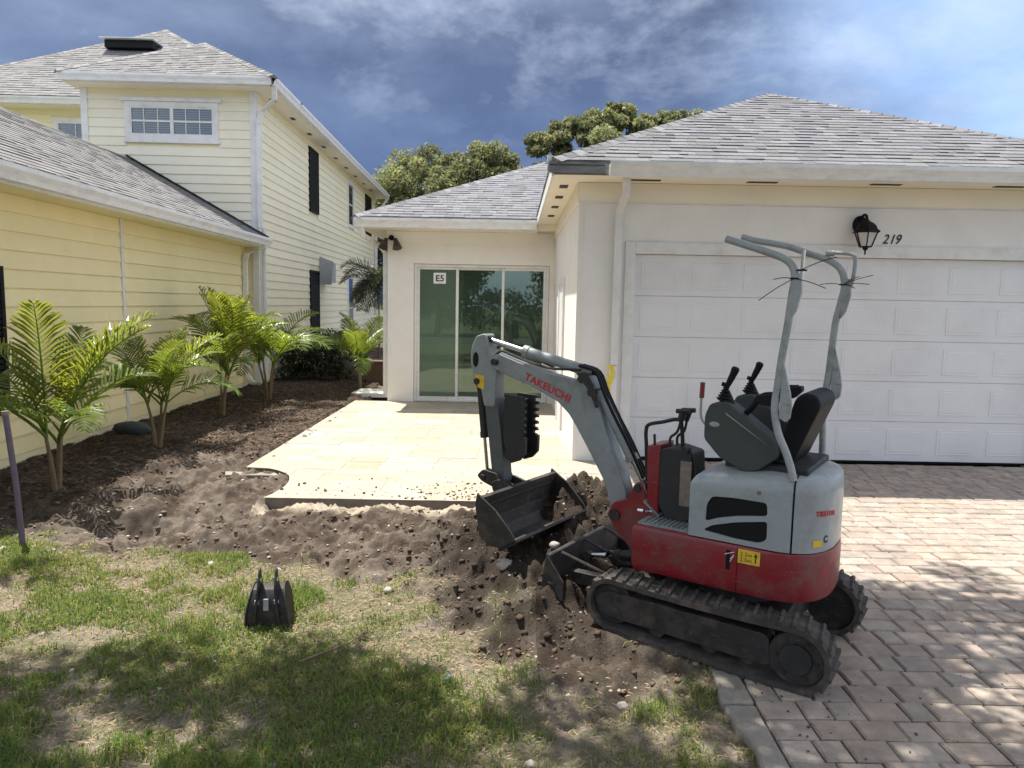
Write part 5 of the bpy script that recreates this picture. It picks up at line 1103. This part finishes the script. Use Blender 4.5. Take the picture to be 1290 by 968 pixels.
    mb = MB(); mb.xz([(1.06, 1.42), (1.0, 1.43), (.94, 1.35), (.90, 1.22), (.915, 1.21), (.96, 1.31), (1.02, 1.38)], .062, .085); mb.xz([(1.06, 1.42), (1.0, 1.43), (.94, 1.35), (.90, 1.22), (.915, 1.21), (.96, 1.31), (1.02, 1.38)], -.085, -.062); E_(mb, 'cylinder_bracket', 'steel', bm_)
    cylinder('arm_cylinder', (1.04, 1.435), (1.80, 1.60), .60, .036, .018, barrel='boomgrey')
    cylinder('boom_cylinder', (.915, 1.285), (.60, .755), .72, .036, .018, barrel='boomgrey')
    for dy in (.03, -.03, .0):
        mb = MB(); mb.tube(curve([(.60, dy, .80), (.70, dy, .99), (.80, dy, 1.15), (.885, dy, 1.30), (.95, dy, 1.43), (1.05, dy+.04, 1.47)], 4), .010, 6); E_(mb, 'hydraulic_hose', 'black', bm_, smooth=True)
    mb = MB(); mb.tube(curve([(1.05, .05, 1.44), (1.3, .052, 1.44), (1.55, .05, 1.50), (1.66, .05, 1.53), (1.73, .05, 1.48)], 4), .009, 6); mb.tube(curve([(1.3, -.04, 1.44), (1.5, -.04, 1.50), (1.72, -.04, 1.56), (1.80, -.05, 1.50)], 4), .009, 6); E_(mb, 'hydraulic_hose', 'dark', bm_, smooth=True)
    # ---- arm
    ap = rounded([(1.80, 1.645), (1.875, 1.625), (1.915, 1.54), (1.922, 1.44), (1.895, 1.34), (1.83, 1.26), (1.80, 1.14), (1.71, 1.14), (1.70, 1.38), (1.73, 1.47), (1.77, 1.56)], .02, 3)
    a2 = rounded([(1.806, 1.20), (1.77, .98), (1.72, .62), (1.69, .585), (1.64, .585), (1.62, .64), (1.655, .95), (1.70, 1.20)], .012, 3)
    mb = MB(); mb.xz(ap, -.055, .055); am = E_(mb, 'arm', 'boomgrey', bevel=.006)
    mb = MB(); mb.xz(a2, -.048, .048); E_(mb, 'arm_beam', 'armshade', am, bevel=.006)
    mb = MB()
    for y in (.0555, -.0575): mb.xz([(1.875+.024*cos(a), 1.46+.052*sin(a)) for a in np.linspace(0, 2*pi, 16, endpoint=False)], y, y+.002)
    E_(mb, 'arm_opening', 'black', am)
    mb = MB(); mb.xz([(1.885, 1.36), (1.80, 1.35), (1.80, 1.255), (1.85, 1.265)], .0556, .0570); E_(mb, 'warning_sticker', 'decy', am)
    cylinder('bucket_cylinder', (1.875, 1.30), (1.80, .665), .60, .027, .012)
    mb = MB(); mb.cyl((1.665, -.085, .615), (1.665, .085, .615), .024, 12); E_(mb, 'pivot_pin', 'steel', am); mb = MB(); mb.cyl((1.86, -.07, 1.31), (1.86, .07, 1.31), .022, 12); E_(mb, 'pivot_pin', 'steel', am)
    gd = [(1.625, 1.235), (1.455, 1.228)]
    for k in range(6): z = 1.205-.045*k; gd += [(1.488, z), (1.488-.0, z-.018), (1.458+.002*k, z-.022), (1.456, z-.040)]
    gd += [(1.450, .955), (1.452, .84), (1.50, .79), (1.56, .768), (1.60, .80), (1.63, .95)]
    mb = MB(); mb.xz(gd, -.13, -.10); mb.xz(gd, .03, .06); mb.box((1.53, -.10, .80), (1.60, .03, 1.20)); th = E_(mb, 'thumb', 'dark', bevel=.003, label='black serrated grapple thumb folded against the arm')
    # ---- linkage
    mb = MB()
    for y in (.075, -.087): mb.xz(rounded([(1.83, .65), (1.78, .70), (1.66, .685), (1.63, .63), (1.69, .585), (1.79, .615)], .02), y, y+.012)
    for y in (.045, -.057): mb.xz(rounded([(1.82, .65), (1.78, .685), (1.70, .62), (1.63, .50), (1.58, .52), (1.60, .59)], .015), y, y+.012)
    mb.cyl((1.775, -.10, .645), (1.775, .10, .645), .02, 12); E_(mb, 'bucket_linkage', 'steel', bevel=.003)
    # ---- bucket (wide ditching bucket)
    A, Fp = (1.50, .600), (1.255, .392)
    shell = [(1.50, .600), (1.515, .54), (1.525, .46), (1.512, .385), (1.46, .330), (1.37, .322), (1.255, .388)]
    out = []; inn = []
    for i, p in enumerate(shell):
        a = Vector(shell[max(i-1, 0)]); b = Vector(shell[min(i+1, 6)]); t = (b-a).normalized(); nrm = Vector((t.y, -t.x)); nrm = nrm if nrm.dot(Vector(p)-Vector((1.40, .50))) > 0 else -nrm
        out.append((p[0]+nrm.x*.012, p[1]+nrm.y*.012)); inn.append(p)
    mb = MB(); mb.xz(inn+out[::-1], -.45, .45); bk = E_(mb, 'bucket', 'steel', smooth=False, label='wide black ditching bucket on the end of the arm')
    for y in (.451, -.465): mb = MB(); mb.xz([(1.545, .645), (1.40, .555), (1.27, .425), (1.25, .385), (1.36, .318), (1.46, .318), (1.525, .375), (1.54, .46), (1.56, .57)], y, y+.014); E_(mb, 'side_plate', 'steel', bk, bevel=.002)
    mb = MB(); mb.xz([(1.365, .318), (1.240, .388), (1.236, .380), (1.25, .366), (1.355, .302)], -.45, .45); E_(mb, 'cutting_edge', 'steel', bk)
    mb = MB(); mb.xz([(1.50, .62), (1.505, .595), (1.53, .598), (1.53, .625)], -.45, .45); E_(mb, 'top_lip', 'steel', bk)
    for y in (.08, -.10): mb = MB(); mb.xz(rounded([(1.53, .56), (1.53, .62), (1.64, .65), (1.70, .62), (1.68, .56), (1.62, .50), (1.56, .43), (1.535, .43)], .015), y, y+.02); E_(mb, 'bucket_ear', 'steel', bk, bevel=.003)
    mb = MB()
    mb.tube([(1.513, y, .56+.0) for y in (-.40, .40)], .006, 6); E_(mb, 'bucket_weld', 'steel', bk)
excavator()

def spare_bucket():
    x, y = -1.43, 4.27; z = GND(x, y); SB = empty('spare_bucket', 'small black toothed digging bucket standing upright on the grass', 'bucket', (x, y, z-.01), radians(8))
    # local: opening faces the ground/back, ears point up
    prof = [(-.10, .03), (-.115, .10), (-.105, .18), (-.06, .235), (.0, .25), (.07, .225), (.10, .16)]     # y,z shell seen from the side
    out = [(a*1.0, b) for a, b in prof]; inn = [(a*.88, b*.93) for a, b in prof]
    mb = MB(); mb.prism([(-.11, a, b) for a, b in out+inn[::-1]], (.22, 0, 0)); build(mb, 'shell', M_['steel'], SB, bevel=.003)
    for s in (-1, 1): mb = MB(); mb.prism([(s*.111, a, b) for a, b in [(-.11, .0), (-.125, .10), (-.11, .19), (-.06, .245), (.0, .26), (.075, .235), (.11, .16), (.06, .05), (.0, .01)]], (s*.010, 0, 0)); build(mb, 'side_plate', M_['steel'], SB, bevel=.002)
    for s in (-1, 1):
        mb = MB(); P = rounded([(-.125, .04), (-.14, .12), (-.115, .26), (-.07, .355), (-.045, .37), (-.03, .35), (.0, .27), (.03, .24)], .015); mb.prism([(s*.062-.007, a, b) for a, b in P], (.014, 0, 0)); build(mb, 'mounting_ear', M_['steel'], SB, bevel=.002)
        mb = MB(); mb.cyl((s*.062-.016*s, -.075, .30), (s*.062+.016*s, -.075, .30), .016, 12); mb.cyl((s*.062-.016*s, -.10, .17), (s*.062+.016*s, -.10, .17), .016, 12); build(mb, 'pin_boss', M_['chrome'], SB)
    mb = MB(); mb.cyl((-.06, -.085, .165), (.06, -.085, .165), .014, 12); build(mb, 'cross_tube', M_['steel'], SB)
    mb = MB(); mb.box((-.018, -.128, .13), (.014, -.116, .20)); build(mb, 'wear_plate', M_['tube'], SB, bevel=.002)
    for o in SB.children:
        for v in o.data.vertices: v.co.x *= 1.10-.34*min(1, max(0, (v.co.z-.06)/.2))
    for i in range(4): xx = -.09+.06*i; mb = MB(); mb.prism([(xx-.012, -.10, .035), (xx+.012, -.10, .035), (xx+.012, -.115, .03), (xx-.012, -.115, .03)], (0, -.03, -.05)); build(mb, 'bucket_tooth', M_['steel'], SB)
spare_bucket()
